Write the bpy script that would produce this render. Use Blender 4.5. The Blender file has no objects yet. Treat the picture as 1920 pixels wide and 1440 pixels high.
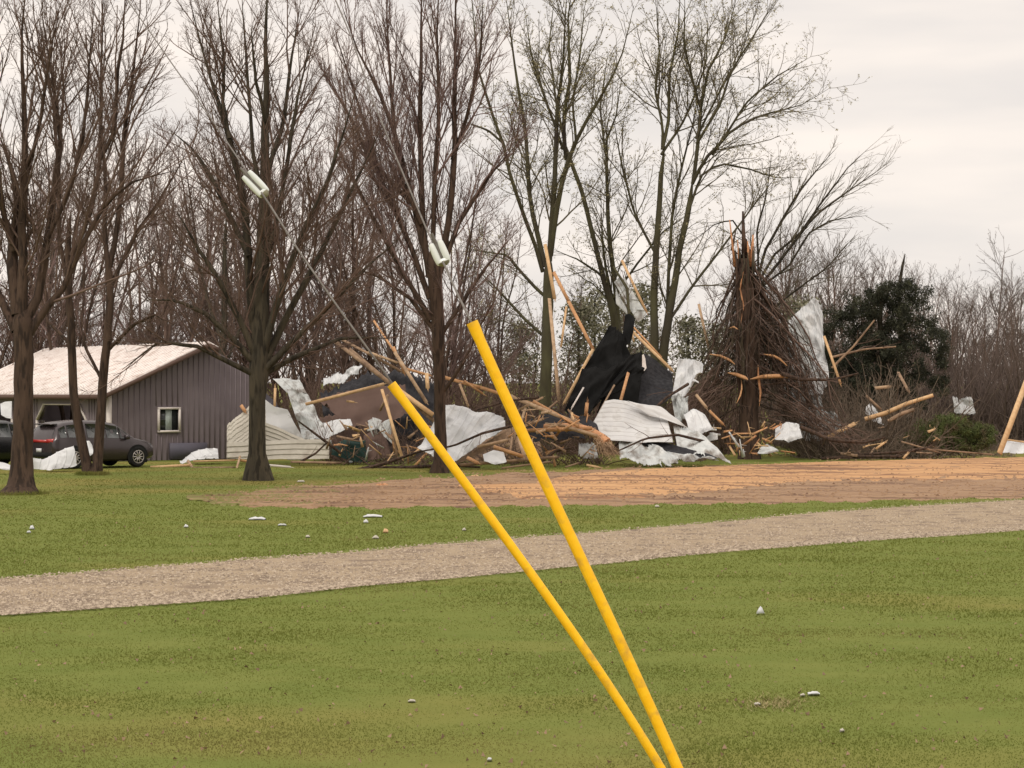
import bpy, math, random
import numpy as np
from mathutils import Vector, Matrix
random.seed(7)
S = bpy.context.scene
COL = S.collection
# ---------------------------------------------------------------- camera, sky, sun, exposure
F, CX, HY, H = 4000.0, 960.0, 740.0, 2.5        # focal length in px of the 1920 px wide photograph, horizon row, eye height
cd = bpy.data.cameras.new('camera'); cam = bpy.data.objects.new('camera', cd); COL.objects.link(cam)
cd.sensor_width = 36.0; cd.lens = 36.0*F/1920.0; cd.shift_y = (HY-720.0)/1920.0
cd.clip_start = 0.2; cd.clip_end = 4000
cam.location = (0, 0, H); cam.rotation_euler = (math.radians(90), 0, 0)
S.camera = cam
SUN_EL, SUN_AZ = math.radians(48), math.radians(205)   # azimuth clockwise from +Y: behind the camera, to its left
W = bpy.data.worlds.new('World'); S.world = W; W.use_nodes = True
nt = W.node_tree; nt.nodes.clear(); N = nt.nodes.new; L = nt.links.new
out = N('ShaderNodeOutputWorld'); bg = N('ShaderNodeBackground'); bg2 = N('ShaderNodeBackground'); mx = N('ShaderNodeMixShader')
sky = N('ShaderNodeTexSky'); sky.sky_type = 'NISHITA'; sky.sun_disc = False; sky.sun_elevation = SUN_EL; sky.sun_rotation = SUN_AZ
L(sky.outputs[0], bg.inputs[0]); bg.inputs[1].default_value = 0.1
tc = N('ShaderNodeTexCoord'); mp = N('ShaderNodeMapping'); mp.inputs['Scale'].default_value = (1.0, 1.0, 5.5)
no = N('ShaderNodeTexNoise'); no.inputs['Scale'].default_value = 5.5; no.inputs['Detail'].default_value = 4; no.inputs['Roughness'].default_value = 0.45
cr = N('ShaderNodeValToRGB')
cr.color_ramp.elements[0].position = 0.33; cr.color_ramp.elements[0].color = (0.85, 0.795, 0.755, 1)
cr.color_ramp.elements[1].position = 0.62; cr.color_ramp.elements[1].color = (1.06, 0.955, 0.865, 1)
L(tc.outputs['Generated'], mp.inputs[0]); L(mp.outputs[0], no.inputs['Vector']); L(no.outputs[0], cr.inputs[0])
sx = N('ShaderNodeSeparateXYZ'); L(tc.outputs['Generated'], sx.inputs[0])
mr = N('ShaderNodeMapRange'); mr.inputs[1].default_value = 0.2; mr.inputs[2].default_value = 0.9; mr.inputs[3].default_value = 1.0; mr.inputs[4].default_value = 1.6
L(sx.outputs[2], mr.inputs[0]); L(cr.outputs[0], bg2.inputs[0]); L(mr.outputs[0], bg2.inputs[1])   # an overcast sky is brighter overhead
mx.inputs[0].default_value = 0.96
L(bg.outputs[0], mx.inputs[1]); L(bg2.outputs[0], mx.inputs[2]); L(mx.outputs[0], out.inputs[0])
sl = bpy.data.lights.new('sun', 'SUN'); sl.energy = 1.5; sl.angle = math.radians(14); sl.color = (1.0, 0.93, 0.84)
sun = bpy.data.objects.new('sun', sl); COL.objects.link(sun)
sd = Vector((math.sin(SUN_AZ)*math.cos(SUN_EL), math.cos(SUN_AZ)*math.cos(SUN_EL), math.sin(SUN_EL)))
sun.rotation_euler = sd.to_track_quat('Z', 'Y').to_euler(); sun.location = sd*200
S.view_settings.view_transform = 'Standard'; S.view_settings.look = 'None'
S.view_settings.exposure = 0.0; S.view_settings.gamma = 1.0

# ---------------------------------------------------------------- helpers
def P(px, py, d): return np.array(((px-CX)/F*d, d, H+(HY-py)/F*d))
def G(px, py): return P(px, py, H*F/(py-HY))
def mat(name, c1, c2=None, scale=8.0, rough=0.8, metal=0.0, bump=0.0, bscale=None, stretch=(1, 1, 1), c3=None, s3=0.7, lo=0.35, hi=0.65, lo3=0.5, hi3=0.7, spec=0.3, dry=False, trans=0.0, fadex=False):
    m = bpy.data.materials.new(name); m.use_nodes = True; t = m.node_tree; b = t.nodes['Principled BSDF']
    b.inputs['Roughness'].default_value = rough; b.inputs['Metallic'].default_value = metal
    b.inputs['Specular IOR Level'].default_value = spec
    co = t.nodes.new('ShaderNodeTexCoord'); mp_ = t.nodes.new('ShaderNodeMapping'); mp_.inputs['Scale'].default_value = stretch
    t.links.new(co.outputs['Object'], mp_.inputs[0])
    def noise(sc, det=5):
        n = t.nodes.new('ShaderNodeTexNoise'); n.inputs['Scale'].default_value = sc; n.inputs['Detail'].default_value = det
        t.links.new(mp_.outputs[0], n.inputs['Vector']); return n
    def mix(fac_sock, a, bb, l, h):
        r = t.nodes.new('ShaderNodeMapRange'); r.inputs[1].default_value = l; r.inputs[2].default_value = h; t.links.new(fac_sock, r.inputs[0])
        q = t.nodes.new('ShaderNodeMix'); q.data_type = 'RGBA'; t.links.new(r.outputs[0], q.inputs[0])
        for sock, v in ((q.inputs[6], a), (q.inputs[7], bb)):
            if isinstance(v, tuple): sock.default_value = (*v, 1)
            else: t.links.new(v, sock)
        return q.outputs[2]
    colr = c1
    if c2: colr = mix(noise(scale).outputs[0], c1, c2, lo, hi)
    if c3:
        q3 = noise(s3, 6).outputs[0]
        if dry:                                   # the near lawn really is drier and browner than the strip by the drive
            sp = t.nodes.new('ShaderNodeSeparateXYZ'); t.links.new(co.outputs['Object'], sp.inputs[0])
            m1 = t.nodes.new('ShaderNodeMapRange'); m1.inputs[1].default_value = 14; m1.inputs[2].default_value = 19; m1.inputs[3].default_value = .10; m1.inputs[4].default_value = -.06; t.links.new(sp.outputs[1], m1.inputs[0])
            m2 = t.nodes.new('ShaderNodeMapRange'); m2.inputs[1].default_value = 46; m2.inputs[2].default_value = 60; m2.inputs[3].default_value = 0; m2.inputs[4].default_value = .12; t.links.new(sp.outputs[1], m2.inputs[0])
            for mm in (m1, m2):
                ad = t.nodes.new('ShaderNodeMath'); ad.operation = 'ADD'; t.links.new(q3, ad.inputs[0]); t.links.new(mm.outputs[0], ad.inputs[1]); q3 = ad.outputs[0]
        colr = mix(q3, colr, c3, lo3, hi3)
    if fadex:                                     # grass still growing through the thin left end of the soil
        sp = t.nodes.new('ShaderNodeSeparateXYZ'); t.links.new(co.outputs['Object'], sp.inputs[0])
        m1 = t.nodes.new('ShaderNodeMapRange'); m1.inputs[1].default_value = -7.6; m1.inputs[2].default_value = -2.0; m1.inputs[3].default_value = .12; m1.inputs[4].default_value = -.20; t.links.new(sp.outputs[0], m1.inputs[0])
        ad = t.nodes.new('ShaderNodeMath'); ad.operation = 'ADD'; t.links.new(noise(4.5, 6).outputs[0], ad.inputs[0]); t.links.new(m1.outputs[0], ad.inputs[1])
        colr = mix(ad.outputs[0], colr, (.150, .150, .040), .5, .62)
    if isinstance(colr, tuple): b.inputs['Base Color'].default_value = (*colr, 1)
    else: t.links.new(colr, b.inputs['Base Color'])
    if trans:
        tr_ = t.nodes.new('ShaderNodeBsdfTranslucent'); t.links.new(colr, tr_.inputs[0]) if not isinstance(colr, tuple) else None
        ms = t.nodes.new('ShaderNodeMixShader'); ms.inputs[0].default_value = trans; t.links.new(b.outputs[0], ms.inputs[1]); t.links.new(tr_.outputs[0], ms.inputs[2])
        t.links.new(ms.outputs[0], t.nodes['Material Output'].inputs[0])
    if bump:
        bn = t.nodes.new('ShaderNodeBump'); bn.inputs['Strength'].default_value = bump; bn.inputs['Distance'].default_value = 0.03
        t.links.new(noise(bscale or scale).outputs[0], bn.inputs['Height']); t.links.new(bn.outputs[0], b.inputs['Normal'])
    return m
M = dict(
 bark=mat('bark_brown', (.048, .030, .021), (.085, .054, .038), 5, .95, bump=1, bscale=16, stretch=(1, 1, .18), c3=(.028, .018, .013), s3=9, lo3=.5, hi3=.62),
 bark_green=mat('bark_olive', (.050, .042, .025), (.085, .080, .040), 3, .95, bump=.6, stretch=(1, 1, .3), c3=(.045, .035, .03), s3=1.5),
 bark_dark=mat('bark_dark', (.040, .034, .024), (.072, .058, .038), 4, .95, bump=1, bscale=16, stretch=(1, 1, .18), c3=(.022, .018, .012), s3=9, lo3=.5, hi3=.62),
 twig=mat('twig_brown', (.105, .066, .050), (.160, .108, .085), 2, .95),
 twig_red=mat('twig_reddish', (.150, .098, .088), (.210, .145, .130), 2, .95),
 twig_green=mat('twig_olive', (.085, .072, .045), (.130, .110, .070), 2, .95),
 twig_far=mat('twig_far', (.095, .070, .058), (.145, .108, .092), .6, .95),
 twig_olive2=mat('twig_greybrown', (.105, .078, .055), (.21, .165, .125), 1.1, .95),
 wood_tan=mat('dull_tan_wood', (.36, .24, .145), (.47, .33, .21), 8, .8, c3=(.20, .13, .085), s3=2.6),
 straw=mat('straw', (.24, .20, .09), (.34, .28, .14), 3, .9),
 bud=mat('bud', (.23, .21, .11), (.33, .29, .15), 2, .8),
 wood=mat('fresh_pine', (.44, .225, .105), (.56, .32, .16), 9, .7, stretch=(1, 1, 1), c3=(.36, .18, .08), s3=2.2),
 wood_pale=mat('pale_pine', (.50, .32, .165), (.62, .42, .23), 7, .7, c3=(.5, .3, .15), s3=2.5),
 wood_old=mat('weathered_wood', (.21, .14, .09), (.33, .22, .14), 6, .85, c3=(.14, .09, .06), s3=2),
 split=mat('torn_wood', (.55, .29, .15), (.42, .20, .10), 14, .8, bump=.8),
 white=mat('white_sheet', (.48, .49, .50), (.66, .67, .67), 1.2, .45, c3=(.27, .27, .27), s3=1.5, lo3=.52, hi3=.68),
 siding=mat('cream_siding', (.40, .37, .31), (.50, .47, .40), 1.5, .6, c3=(.33, .29, .24), s3=1.6, lo3=.55, hi3=.75),
 siding_w=mat('white_siding', (.50, .50, .50), (.58, .58, .57), 1.5, .55, c3=(.30, .28, .26), s3=1.6, lo3=.55, hi3=.75),
 torn=mat('house_wrap', (.42, .44, .44), (.58, .60, .59), 3, .6, c3=(.20, .18, .16), s3=2.2, lo3=.48, hi3=.64),
 black=mat('black_membrane', (.004, .004, .004), (.008, .008, .008), 3, .8, spec=.15),
 shingle=mat('charcoal_shingle', (.018, .018, .021), (.035, .034, .038), 9, .9),
 wall=mat('mauve_metal_wall', (.158, .130, .142), (.188, .156, .168), 1.2, .6),
 wall_blue=mat('slate_wall', (.085, .080, .105), (.11, .10, .125), 1.2, .6),
 roof=mat('pale_metal_roof', (.72, .65, .61), (.82, .77, .74), 3, .5, c3=(.50, .39, .34), s3=2.6, stretch=(1, 1, 1), lo3=.52, hi3=.75),
 trim=mat('white_trim', (.62, .56, .52), (.70, .64, .60), 4, .5),
 fascia=mat('brown_fascia', (.12, .075, .06), None),
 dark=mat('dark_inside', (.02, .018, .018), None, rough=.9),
 glass=mat('window_glass', (.03, .035, .035), None, rough=.08, spec=.6),
 curtain=mat('curtain', (.35, .40, .38), None),
 paint=mat('dark_car_paint', (.045, .036, .038), (.055, .043, .046), 1, .22, metal=.3, spec=.6),
 paint2=mat('black_car_paint', (.010, .010, .012), None, rough=.25, spec=.6),
 tyre=mat('tyre_rubber', (.012, .012, .012), None, rough=.9),
 rim=mat('alloy_rim', (.45, .42, .40), None, rough=.3, metal=.7),
 red=mat('red_lens', (.42, .030, .028), None, rough=.25, spec=.6),
 plate=mat('plate_white', (.6, .6, .62), None, rough=.5),
 yellow=mat('yellow_plastic', (.93, .50, .006), (.97, .56, .014), 30, .5, c3=(.40, .23, .06), s3=13, lo3=.55, hi3=.85),
 wire=mat('galvanised_wire', (.13, .115, .10), (.18, .165, .15), 40, .7, metal=.1),
 porcelain=mat('white_insulator', (.66, .70, .68), (.74, .77, .75), 8, .25, spec=.6),
 porcelain_d=mat('insulator_end', (.22, .20, .14), (.32, .30, .22), 20, .6),
 metal=mat('clamp_steel', (.30, .30, .31), None, rough=.45, metal=.7),
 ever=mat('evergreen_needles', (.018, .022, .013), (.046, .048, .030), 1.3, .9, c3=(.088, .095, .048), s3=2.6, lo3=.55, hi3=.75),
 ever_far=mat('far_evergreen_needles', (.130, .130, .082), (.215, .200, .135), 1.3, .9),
 juniper=mat('juniper_green', (.055, .075, .022), (.105, .130, .040), 2.2, .9, c3=(.11, .075, .05), s3=1.7),
 green_d=mat('dark_green_cloth', (.012, .035, .03), None),
)
# ---- ground materials
M['lawn'] = mat('lawn', (.128, .155, .036), (.150, .170, .043), 1.6, .95, spec=.05, bump=.2, bscale=30, stretch=(.6, 1, 1), c3=(.205, .178, .052), s3=.22, lo3=.50, hi3=.72, dry=True)
M['blade'] = mat('grass_blade', (.150, .176, .038), (.184, .200, .052), 2.2, .95, spec=.05, c3=(.235, .205, .072), s3=.25, lo3=.50, hi3=.72, dry=True, trans=.5)
M['gravel'] = mat('gravel', (.285, .215, .14), (.375, .295, .20), 26, .95, bump=.9, bscale=30, c3=(.17, .125, .09), s3=1.6, lo3=.48, hi3=.72)
M['stone'] = mat('gravel_stone', (.19, .145, .105), (.44, .36, .27), 12, .9, lo=.4, hi=.6)
M['dirt'] = mat('brown_soil', (.245, .148, .082), (.315, .205, .122), 3.5, .95, bump=.8, bscale=7, stretch=(.22, 1, 1), c3=(.125, .066, .04), s3=1.5, lo3=.50, hi3=.66, fadex=True)
M['sand'] = mat('tan_subsoil', (.43, .235, .105), (.50, .295, .145), 3.0, .95, bump=.7, bscale=7, stretch=(.12, 1, 1), c3=(.20, .105, .058), s3=1.3, lo3=.48, hi3=.62)

class MB:
    """collects vertices and faces for ONE mesh object"""
    def __init__(s): s.v = []; s.f3 = []; s.f4 = []; s.n = 0
    def add(s, v, f):
        v = np.asarray(v, float).reshape(-1, 3); f = np.asarray(f, int)
        (s.f3 if f.shape[1] == 3 else s.f4).append(f+s.n); s.v.append(v); s.n += len(v)
    def box(s, a, b, w, t, up=(0, 0, 1), taper=1.0, twist=0.0):
        a = np.array(a, float); b = np.array(b, float); d = b-a; l = np.linalg.norm(d); d /= l
        u = np.array(up, float)
        if abs(np.dot(u, d)) > .95: u = np.array((1., 0, 0))
        x = np.cross(d, u); x /= np.linalg.norm(x); y = np.cross(x, d)
        c, sn = math.cos(twist), math.sin(twist); x, y = x*c+y*sn, y*c-x*sn
        pts = []
        for p, k in ((a, 1.0), (b, taper)):
            for i, j in ((-1, -1), (1, -1), (1, 1), (-1, 1)): pts.append(p+x*i*w/2*k+y*j*t/2*k)
        s.add(pts, [(0, 3, 2, 1), (4, 5, 6, 7), (0, 1, 5, 4), (1, 2, 6, 5), (2, 3, 7, 6), (3, 0, 4, 7)])
    def cube(s, lo, hi):
        (x0, y0, z0), (x1, y1, z1) = lo, hi
        s.add([(x0, y0, z0), (x1, y0, z0), (x1, y1, z0), (x0, y1, z0), (x0, y0, z1), (x1, y0, z1), (x1, y1, z1), (x0, y1, z1)],
              [(0, 3, 2, 1), (4, 5, 6, 7), (0, 1, 5, 4), (1, 2, 6, 5), (2, 3, 7, 6), (3, 0, 4, 7)])
    def tubes(s, Pn, R, sides=5, cap=False):
        Pn = np.asarray(Pn, float); R = np.asarray(R, float)
        if Pn.ndim == 2: Pn = Pn[None]; R = R[None]
        n, K, _ = Pn.shape
        if n == 0: return
        T = np.gradient(Pn, axis=1); T /= np.linalg.norm(T, axis=2, keepdims=True)+1e-9
        m = T.mean(1, keepdims=True)
        ref = np.where(np.abs(m[..., 1:2]) > .8*np.linalg.norm(m, axis=2, keepdims=True), np.array((1., 0, 0.1)), np.array((0.05, 1., 0.02)))
        A = np.cross(T, np.broadcast_to(ref, T.shape)); A /= np.linalg.norm(A, axis=2, keepdims=True)+1e-9
        B = np.cross(T, A)
        an = np.arange(sides)*2*math.pi/sides
        V = Pn[:, :, None, :]+R[:, :, None, None]*(A[:, :, None, :]*np.cos(an)[None, None, :, None]+B[:, :, None, :]*np.sin(an)[None, None, :, None])
        i = np.arange(n)[:, None, None]*K*sides; k = np.arange(K-1)[None, :, None]*sides; j = np.arange(sides)[None, None, :]; j2 = (j+1) % sides
        f = np.stack([i+k+j, i+k+j2, i+k+sides+j2, i+k+sides+j], -1).reshape(-1, 4)
        s.add(V, f)
        if cap:
            # caps are built as small fans
            for q in range(n):
                for kk in (0, K-1):
                    ring = V[q, kk]; s.add(np.vstack([ring, Pn[q, kk][None]]), [(a, (a+1) % sides, sides) for a in range(sides)])
    def build(s, name, m, parent=None, origin=None, smooth=False):
        v = np.vstack(s.v); me = bpy.data.meshes.new(name)
        if parent is not None: org = np.array(parent_loc(parent))
        elif origin is not None: org = np.array(origin, float)
        else: org = np.array(((v[:, 0].min()+v[:, 0].max())/2, (v[:, 1].min()+v[:, 1].max())/2, v[:, 2].min()))
        v = v-org
        me.vertices.add(len(v)); me.vertices.foreach_set('co', v.astype(np.float32).ravel())
        f3 = np.vstack(s.f3) if s.f3 else np.zeros((0, 3), int); f4 = np.vstack(s.f4) if s.f4 else np.zeros((0, 4), int)
        idx = np.concatenate([f3.ravel(), f4.ravel()]).astype(np.int32)
        starts = np.concatenate([np.arange(len(f3))*3, len(f3)*3+np.arange(len(f4))*4]).astype(np.int32)
        me.loops.add(len(idx)); me.loops.foreach_set('vertex_index', idx)
        me.polygons.add(len(starts)); me.polygons.foreach_set('loop_start', starts)
        me.polygons.foreach_set('loop_total', np.concatenate([np.full(len(f3), 3), np.full(len(f4), 4)]).astype(np.int32))
        if smooth: me.polygons.foreach_set('use_smooth', np.ones(len(starts), bool))
        me.update(calc_edges=True); me.validate()
        me.materials.append(M[m])
        o = bpy.data.objects.new(name, me); COL.objects.link(o)
        if parent is not None: o.parent = parent
        else: o.location = org
        return o
def parent_loc(p):
    l = np.array(p.location[:])
    while p.parent: p = p.parent; l = l+np.array(p.location[:])
    return l
def tag(o, label=None, cat=None, group=None, kind=None):
    if label: o['label'] = label
    if cat: o['category'] = cat
    if group: o['group'] = group
    if kind: o['kind'] = kind
    return o
def thing(name, loc, label, cat, group=None):
    o = bpy.data.objects.new(name, None); COL.objects.link(o); o.location = tuple(float(c) for c in loc); o.empty_display_size = .2
    return tag(o, label, cat, group)

def nrm(a): return a/(np.linalg.norm(a, axis=-1, keepdims=True)+1e-9)
def resample(pts, K):
    pts = np.array(pts, float); seg = np.linalg.norm(np.diff(pts[:, :3], axis=0), axis=1); c = np.concatenate([[0], np.cumsum(seg)])
    # gentle smoothing of the traced polyline
    t = np.linspace(0, c[-1], K)
    return np.stack([np.interp(t, c, pts[:, i]) for i in range(pts.shape[1])], 1)
def snoise(x, y, seed=0):
    v = 0
    r = np.random.RandomState(seed)
    for k in range(5):
        a, b, c = r.uniform(-1, 1, 2), r.uniform(0, 6.28), 1.0
        fr = 1.0*1.7**k; v = v+np.sin((x*a[0]+y*a[1])*fr*2.2+b+1.3*np.sin((x*a[1]-y*a[0])*fr*1.3+k))/1.5**k
    return v/2.2
# ---------------------------------------------------------------- branching
def grow(rng, Pn, R, dens, t0, t1, ang, asd, lmin, lmax, K, up, wig, rr, rmin, tap=.6, tipr=.4, out=0.0):
    n, Kp, _ = Pn.shape
    seg = np.linalg.norm(np.diff(Pn, axis=1), axis=2); plen = seg.sum(1)
    cnt = np.maximum(1, np.round(plen*(t1-t0)*dens*rng.uniform(.75, 1.25, n))).astype(int)
    idx = np.repeat(np.arange(n), cnt); m = len(idx)
    t = rng.uniform(t0, t1, m); x = t*(Kp-1); i0 = np.minimum(x.astype(int), Kp-2); fr = (x-i0)[:, None]
    pos = Pn[idx, i0]*(1-fr)+Pn[idx, i0+1]*fr; rad = R[idx, i0]*(1-fr[:, 0])+R[idx, i0+1]*fr[:, 0]
    tan = nrm(Pn[idx, i0+1]-Pn[idx, i0])
    rv = rng.normal(size=(m, 3)); perp = nrm(rv-tan*np.sum(rv*tan, 1, keepdims=True))
    a = np.clip(rng.normal(ang, asd, m), .12, 1.7)[:, None]
    d = tan*np.cos(a)+perp*np.sin(a)
    ln = rng.uniform(lmin, lmax, m)*(1-tap*t)*np.clip(plen[idx]/max(lmax*1.3, .01), .45, 1.1)
    pts = np.empty((m, K, 3)); pts[:, 0] = pos; st = (ln/(K-1))[:, None]
    for k in range(1, K):
        d = nrm(d+np.array((0, 0, up))+rng.normal(size=(m, 3))*wig)
        pts[:, k] = pts[:, k-1]+d*st
    r0 = np.maximum(np.minimum(rad*rr, .0105*ln+.0035), rmin)
    R2 = r0[:, None]*np.linspace(1, tipr, K)[None]; R2 = np.maximum(R2, rmin*.55)
    return pts, R2
def branches(rng, stems, cfg, mb, buds=None):
    """stems: (n,K,3),(n,K); cfg: list of dicts, one per level"""
    cur = stems
    for li, c in enumerate(cfg):
        cur = grow(rng, *cur, **c)
        mb.tubes(cur[0], cur[1], sides=(5 if li == 0 else 3))
    if buds is not None:
        tips = cur[0]; m = len(tips)
        for rep in range(3):
            k = rng.randint(1, tips.shape[1], m); p = tips[np.arange(m), k]
            leaves(rng, buds, p+rng.normal(size=p.shape)*.04, .045, .085)
def leaves(rng, mb, p, smin, smax):
    m = len(p); sz = rng.uniform(smin, smax, m)[:, None]
    a = nrm(rng.normal(size=(m, 3)))*sz; b = nrm(rng.normal(size=(m, 3)))*sz
    v = np.stack([p-a*.5-b*.25, p+a*.5-b*.25, p+b*.6], 1); mb.add(v, np.arange(m*3).reshape(m, 3))
def lv(dens, ang, lmin, lmax, K=4, up=.08, wig=.10, rr=.6, rmin=.006, t0=.15, t1=1.0, asd=.18, tap=.55, tipr=.4):
    return dict(dens=dens, t0=t0, t1=t1, ang=ang, asd=asd, lmin=lmin, lmax=lmax, K=K, up=up, wig=wig, rr=rr, rmin=rmin, tap=tap, tipr=tipr)
MAPLE = [lv(2.6, .70, 1.5, 3.2, 7, .06, .06, .55, .010, t0=.22), lv(3.4, .60, .8, 1.7, 5, .07, .09, .6, .007), lv(4.2, .6, .4, .95, 4, .06, .12, .6, .0055), lv(4.0, .65, .2, .5, 3, .05, .15, .7, .0045)]
LIMBS_A = [lv(2.8, .55, 1.6, 3.8, 8, .06, .06, .6, .010, t0=.10, tap=.5), lv(3.6, .55, .7, 1.9, 6, .06, .09, .65, .0075), lv(4.4, .6, .4, 1.1, 4, .05, .12, .7, .006), lv(5.6, .65, .3, .85, 3, .05, .13, .8, .0048)]
LIMBS_B = [lv(2.9, .60, 1.4, 3.4, 8, .05, .10, .6, .010, t0=.10), lv(3.2, .65, .7, 1.7, 6, .03, .14, .65, .0075), lv(4.2, .7, .35, .95, 4, .0, .18, .7, .006), lv(3.2, .8, .18, .45, 3, .05, .2, .8, .005)]

def traced_tree(name, d, trunk, limbs, bark, twigm, cfg, label, seed, spread=1.6, trunk_cfg=None, buds=False, extra=None, group=None, fork_t0=.35, ws=1.0):
    rng = np.random.RandomState(seed)
    def poly(pts, K, dd):
        a = np.array([[*P(px, py, d+dd*(i/max(len(pts)-1, 1))), w*ws/2/F*d] for i, (px, py, w) in enumerate(pts)])
        r = resample(a, K); j = rng.normal(size=(K, 3))*.02*min(1, np.linalg.norm(a[-1, :3]-a[0, :3])/4); j[0] = 0; j[:, 1] *= 2
        r[:, :3] += np.cumsum(j, 0)*.6; return r
    base = P(trunk[0][0][0], trunk[0][0][1], d)
    t = thing(name, (base[0], d, 0), label, 'tree', group)
    K = 12; ST = []; RT = []
    for k, tr in enumerate(trunk):
        r = poly(tr, 20, .0); r[-2:, 3] *= (.7, .12); mb = MB(); mb.tubes(r[:, :3], r[:, 3], 12)
        mb.build('trunk', bark, t, smooth=True); q = resample(r, K); ST.append(q[:, :3]); RT.append(q[:, 3])
    SL = []; RL = []
    for lb in limbs:
        r = poly(lb, K, rng.uniform(-spread, spread)); r[:, 3] *= np.r_[np.ones(K-4), .85, .7, .5, .25]; mb = MB(); mb.tubes(r[:, :3], r[:, 3], 7)
        mb.build('limb', bark, t, smooth=True); SL.append(r[:, :3]); RL.append(r[:, 3])
    cm = MB(); bm = MB() if buds else None
    if SL: branches(rng, (np.array(SL), np.array(RL)), cfg, cm, bm)
    if trunk_cfg:
        sel = [(s, r) for s, r in zip(ST, RT)]
        branches(rng, (np.array([s for s, _ in sel]), np.array([r for _, r in sel])), trunk_cfg, cm, bm)
    cm.build('crown', twigm, t)
    if bm is not None and bm.n: bm.build('buds', 'bud', t)
    return t

# ---------------------------------------------------------------- ground, driveway, soil
def far_edge(x): return np.interp(x, [-400, 0, 480, 950, 1260, 1560, 1920, 2400], [1112, 1085, 1047, 1009, 983, 957, 935, 912])
def near_edge(x): return np.interp(x, [-400, 0, 480, 950, 1260, 1560, 1920, 2400], [1186, 1150, 1117, 1073, 1042, 1017, 992, 962])
def dirt_top(x): return 1.8*np.sin(x*.031)+1.2*np.sin(x*.083+1)+np.interp(x, [350, 480, 700, 860, 1000, 1200, 1500, 1920, 2400], [934, 920, 903, 892, 884, 876, 868, 856, 846])
def dirt_bot(x): return 1.6*np.sin(x*.043+2)+1.3*np.sin(x*.11)+np.interp(x, [350, 480, 700, 900, 1200, 1460, 1700, 1920, 2400], [936, 950, 951, 948, 945, 942, 938, 933, 925])
def sand_top(x): return np.interp(x, [860, 1000, 1080, 1200, 1500, 1920, 2400], [915, 906, 890, 880, 868, 857, 848])
def sand_bot(x): return np.interp(x, [860, 1000, 1200, 1330, 1500, 1920, 2400], [917, 940, 938, 925, 908, 902, 893])
gx = np.unique(np.concatenate([np.linspace(-600, -40, 15), np.linspace(-40, 40, 81), np.linspace(40, 600, 15)]))
gy = np.unique(np.concatenate([np.linspace(-60, 0, 5), np.linspace(0, 110, 111), np.linspace(110, 1500, 50)]))
X, Y = np.meshgrid(gx, gy)
Z = .02*snoise(X*.25, Y*.25, 3)-.02+np.where(Y > 130, np.clip((Y-130)/260, 0, 1)**1.4*4.6, 0)
def gz(x, y): return .02*snoise(x*.25, y*.25, 3)-.02
ny, nx = X.shape; ii = np.arange((ny-1)*nx).reshape(ny-1, nx)[:, :-1]
mb = MB(); mb.add(np.stack([X, Y, Z], -1), np.stack([ii, ii+1, ii+nx+1, ii+nx], -1).reshape(-1, 4))
tag(mb.build('ground', 'lawn', origin=(0, 0, 0), smooth=True), kind='structure')
def band(name, fa, fb, x0, x1, nu, nv, m, lift, amp, rag, seed, ru=1.0):
    rng = np.random.RandomState(seed); xs = np.linspace(x0, x1, nu); rows = []
    for j in range(nv+1):
        v = j/nv; a = np.array([G(x, y) for x, y in zip(xs, fa(xs))]); b = np.array([G(x, y) for x, y in zip(xs, fb(xs))]); p = a*(1-v)+b*v
        e = (1 if j in (0, nv) else 0)
        p[:, 1] += e*rng.normal(size=nu)*rag+rag*2*snoise(p[:, 0]*1.5, p[:, 0]*0+j, seed)*e
        w = math.sin(math.pi*v)
        p[:, 2] = gz(p[:, 0], p[:, 1])+lift+amp*min(1, w*2.5)*(0.5+.5*snoise(p[:, 0]*.10*ru, p[:, 1]*1.5*ru, seed+1)+.12*snoise(p[:, 0]*.5, p[:, 1]*3, seed+2))
        if j in (0, nv): p[:, 2] -= lift+.008 if name != 'sandy_dirt' else .05
        rows.append(p)
    A = np.array(rows); n0 = nu; ii = np.arange(nv*n0).reshape(nv, n0)[:, :-1]
    mb = MB(); mb.add(A, np.stack([ii, ii+n0, ii+n0+1, ii+1], -1).reshape(-1, 4))
    return tag(mb.build(name, m, origin=(0, 0, 0), smooth=True), kind='structure')
band('driveway', far_edge, near_edge, -400, 2400, 900, 24, 'gravel', .012, .022, .09, 11)
band('dirt', dirt_top, dirt_bot, 350, 2400, 700, 26, 'dirt', .012, .08, .16, 12)
band('sandy_dirt', sand_top, sand_bot, 860, 2400, 600, 20, 'sand', .045, .09, .16, 13)
# ---- grass blades over the lawn
rng = np.random.RandomState(5)
NB = 340000
yy = rng.uniform(0, 1, NB)**1.25; d = 1.0/(1/78.0+(1/13.6-1/78.0)*yy)
px = rng.uniform(-120, 2040, NB); py = HY+H*F/d
jit = rng.normal(size=NB)*4.5+3*np.sin(px*.07)+3*np.sin(px*.023+1)
inroad = (py > far_edge(px)+jit*.6) & (py < near_edge(px)+jit)
indirt = (py > dirt_top(px)+jit) & (py < dirt_bot(px)+jit*.5) & (px > 350)
fade = .014+.55*np.clip((640-px)/290, 0, 1)**1.3*indirt+.45*indirt*np.exp(-np.minimum(np.abs(py-dirt_bot(px)), np.abs(py-dirt_top(px))*1.6)/4.5)
k = ~(inroad | indirt) | (rng.uniform(size=NB) < fade); px, py, d = px[k], py[k], d[k]
gxp = (px-CX)/F*d; pts = np.stack([gxp, d, gz(gxp, d)-.004], 1); m = len(pts)
hgt = rng.uniform(.008, .023, m)*(1+.35*snoise(gxp*.7, d*.7, 9))*np.clip(d/24, .8, 1.5); wd = .006*np.clip(d/16, 1, 3)
az = rng.uniform(0, 2*math.pi, m); side = np.stack([np.cos(az), np.sin(az), az*0], 1)*wd[:, None]
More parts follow.
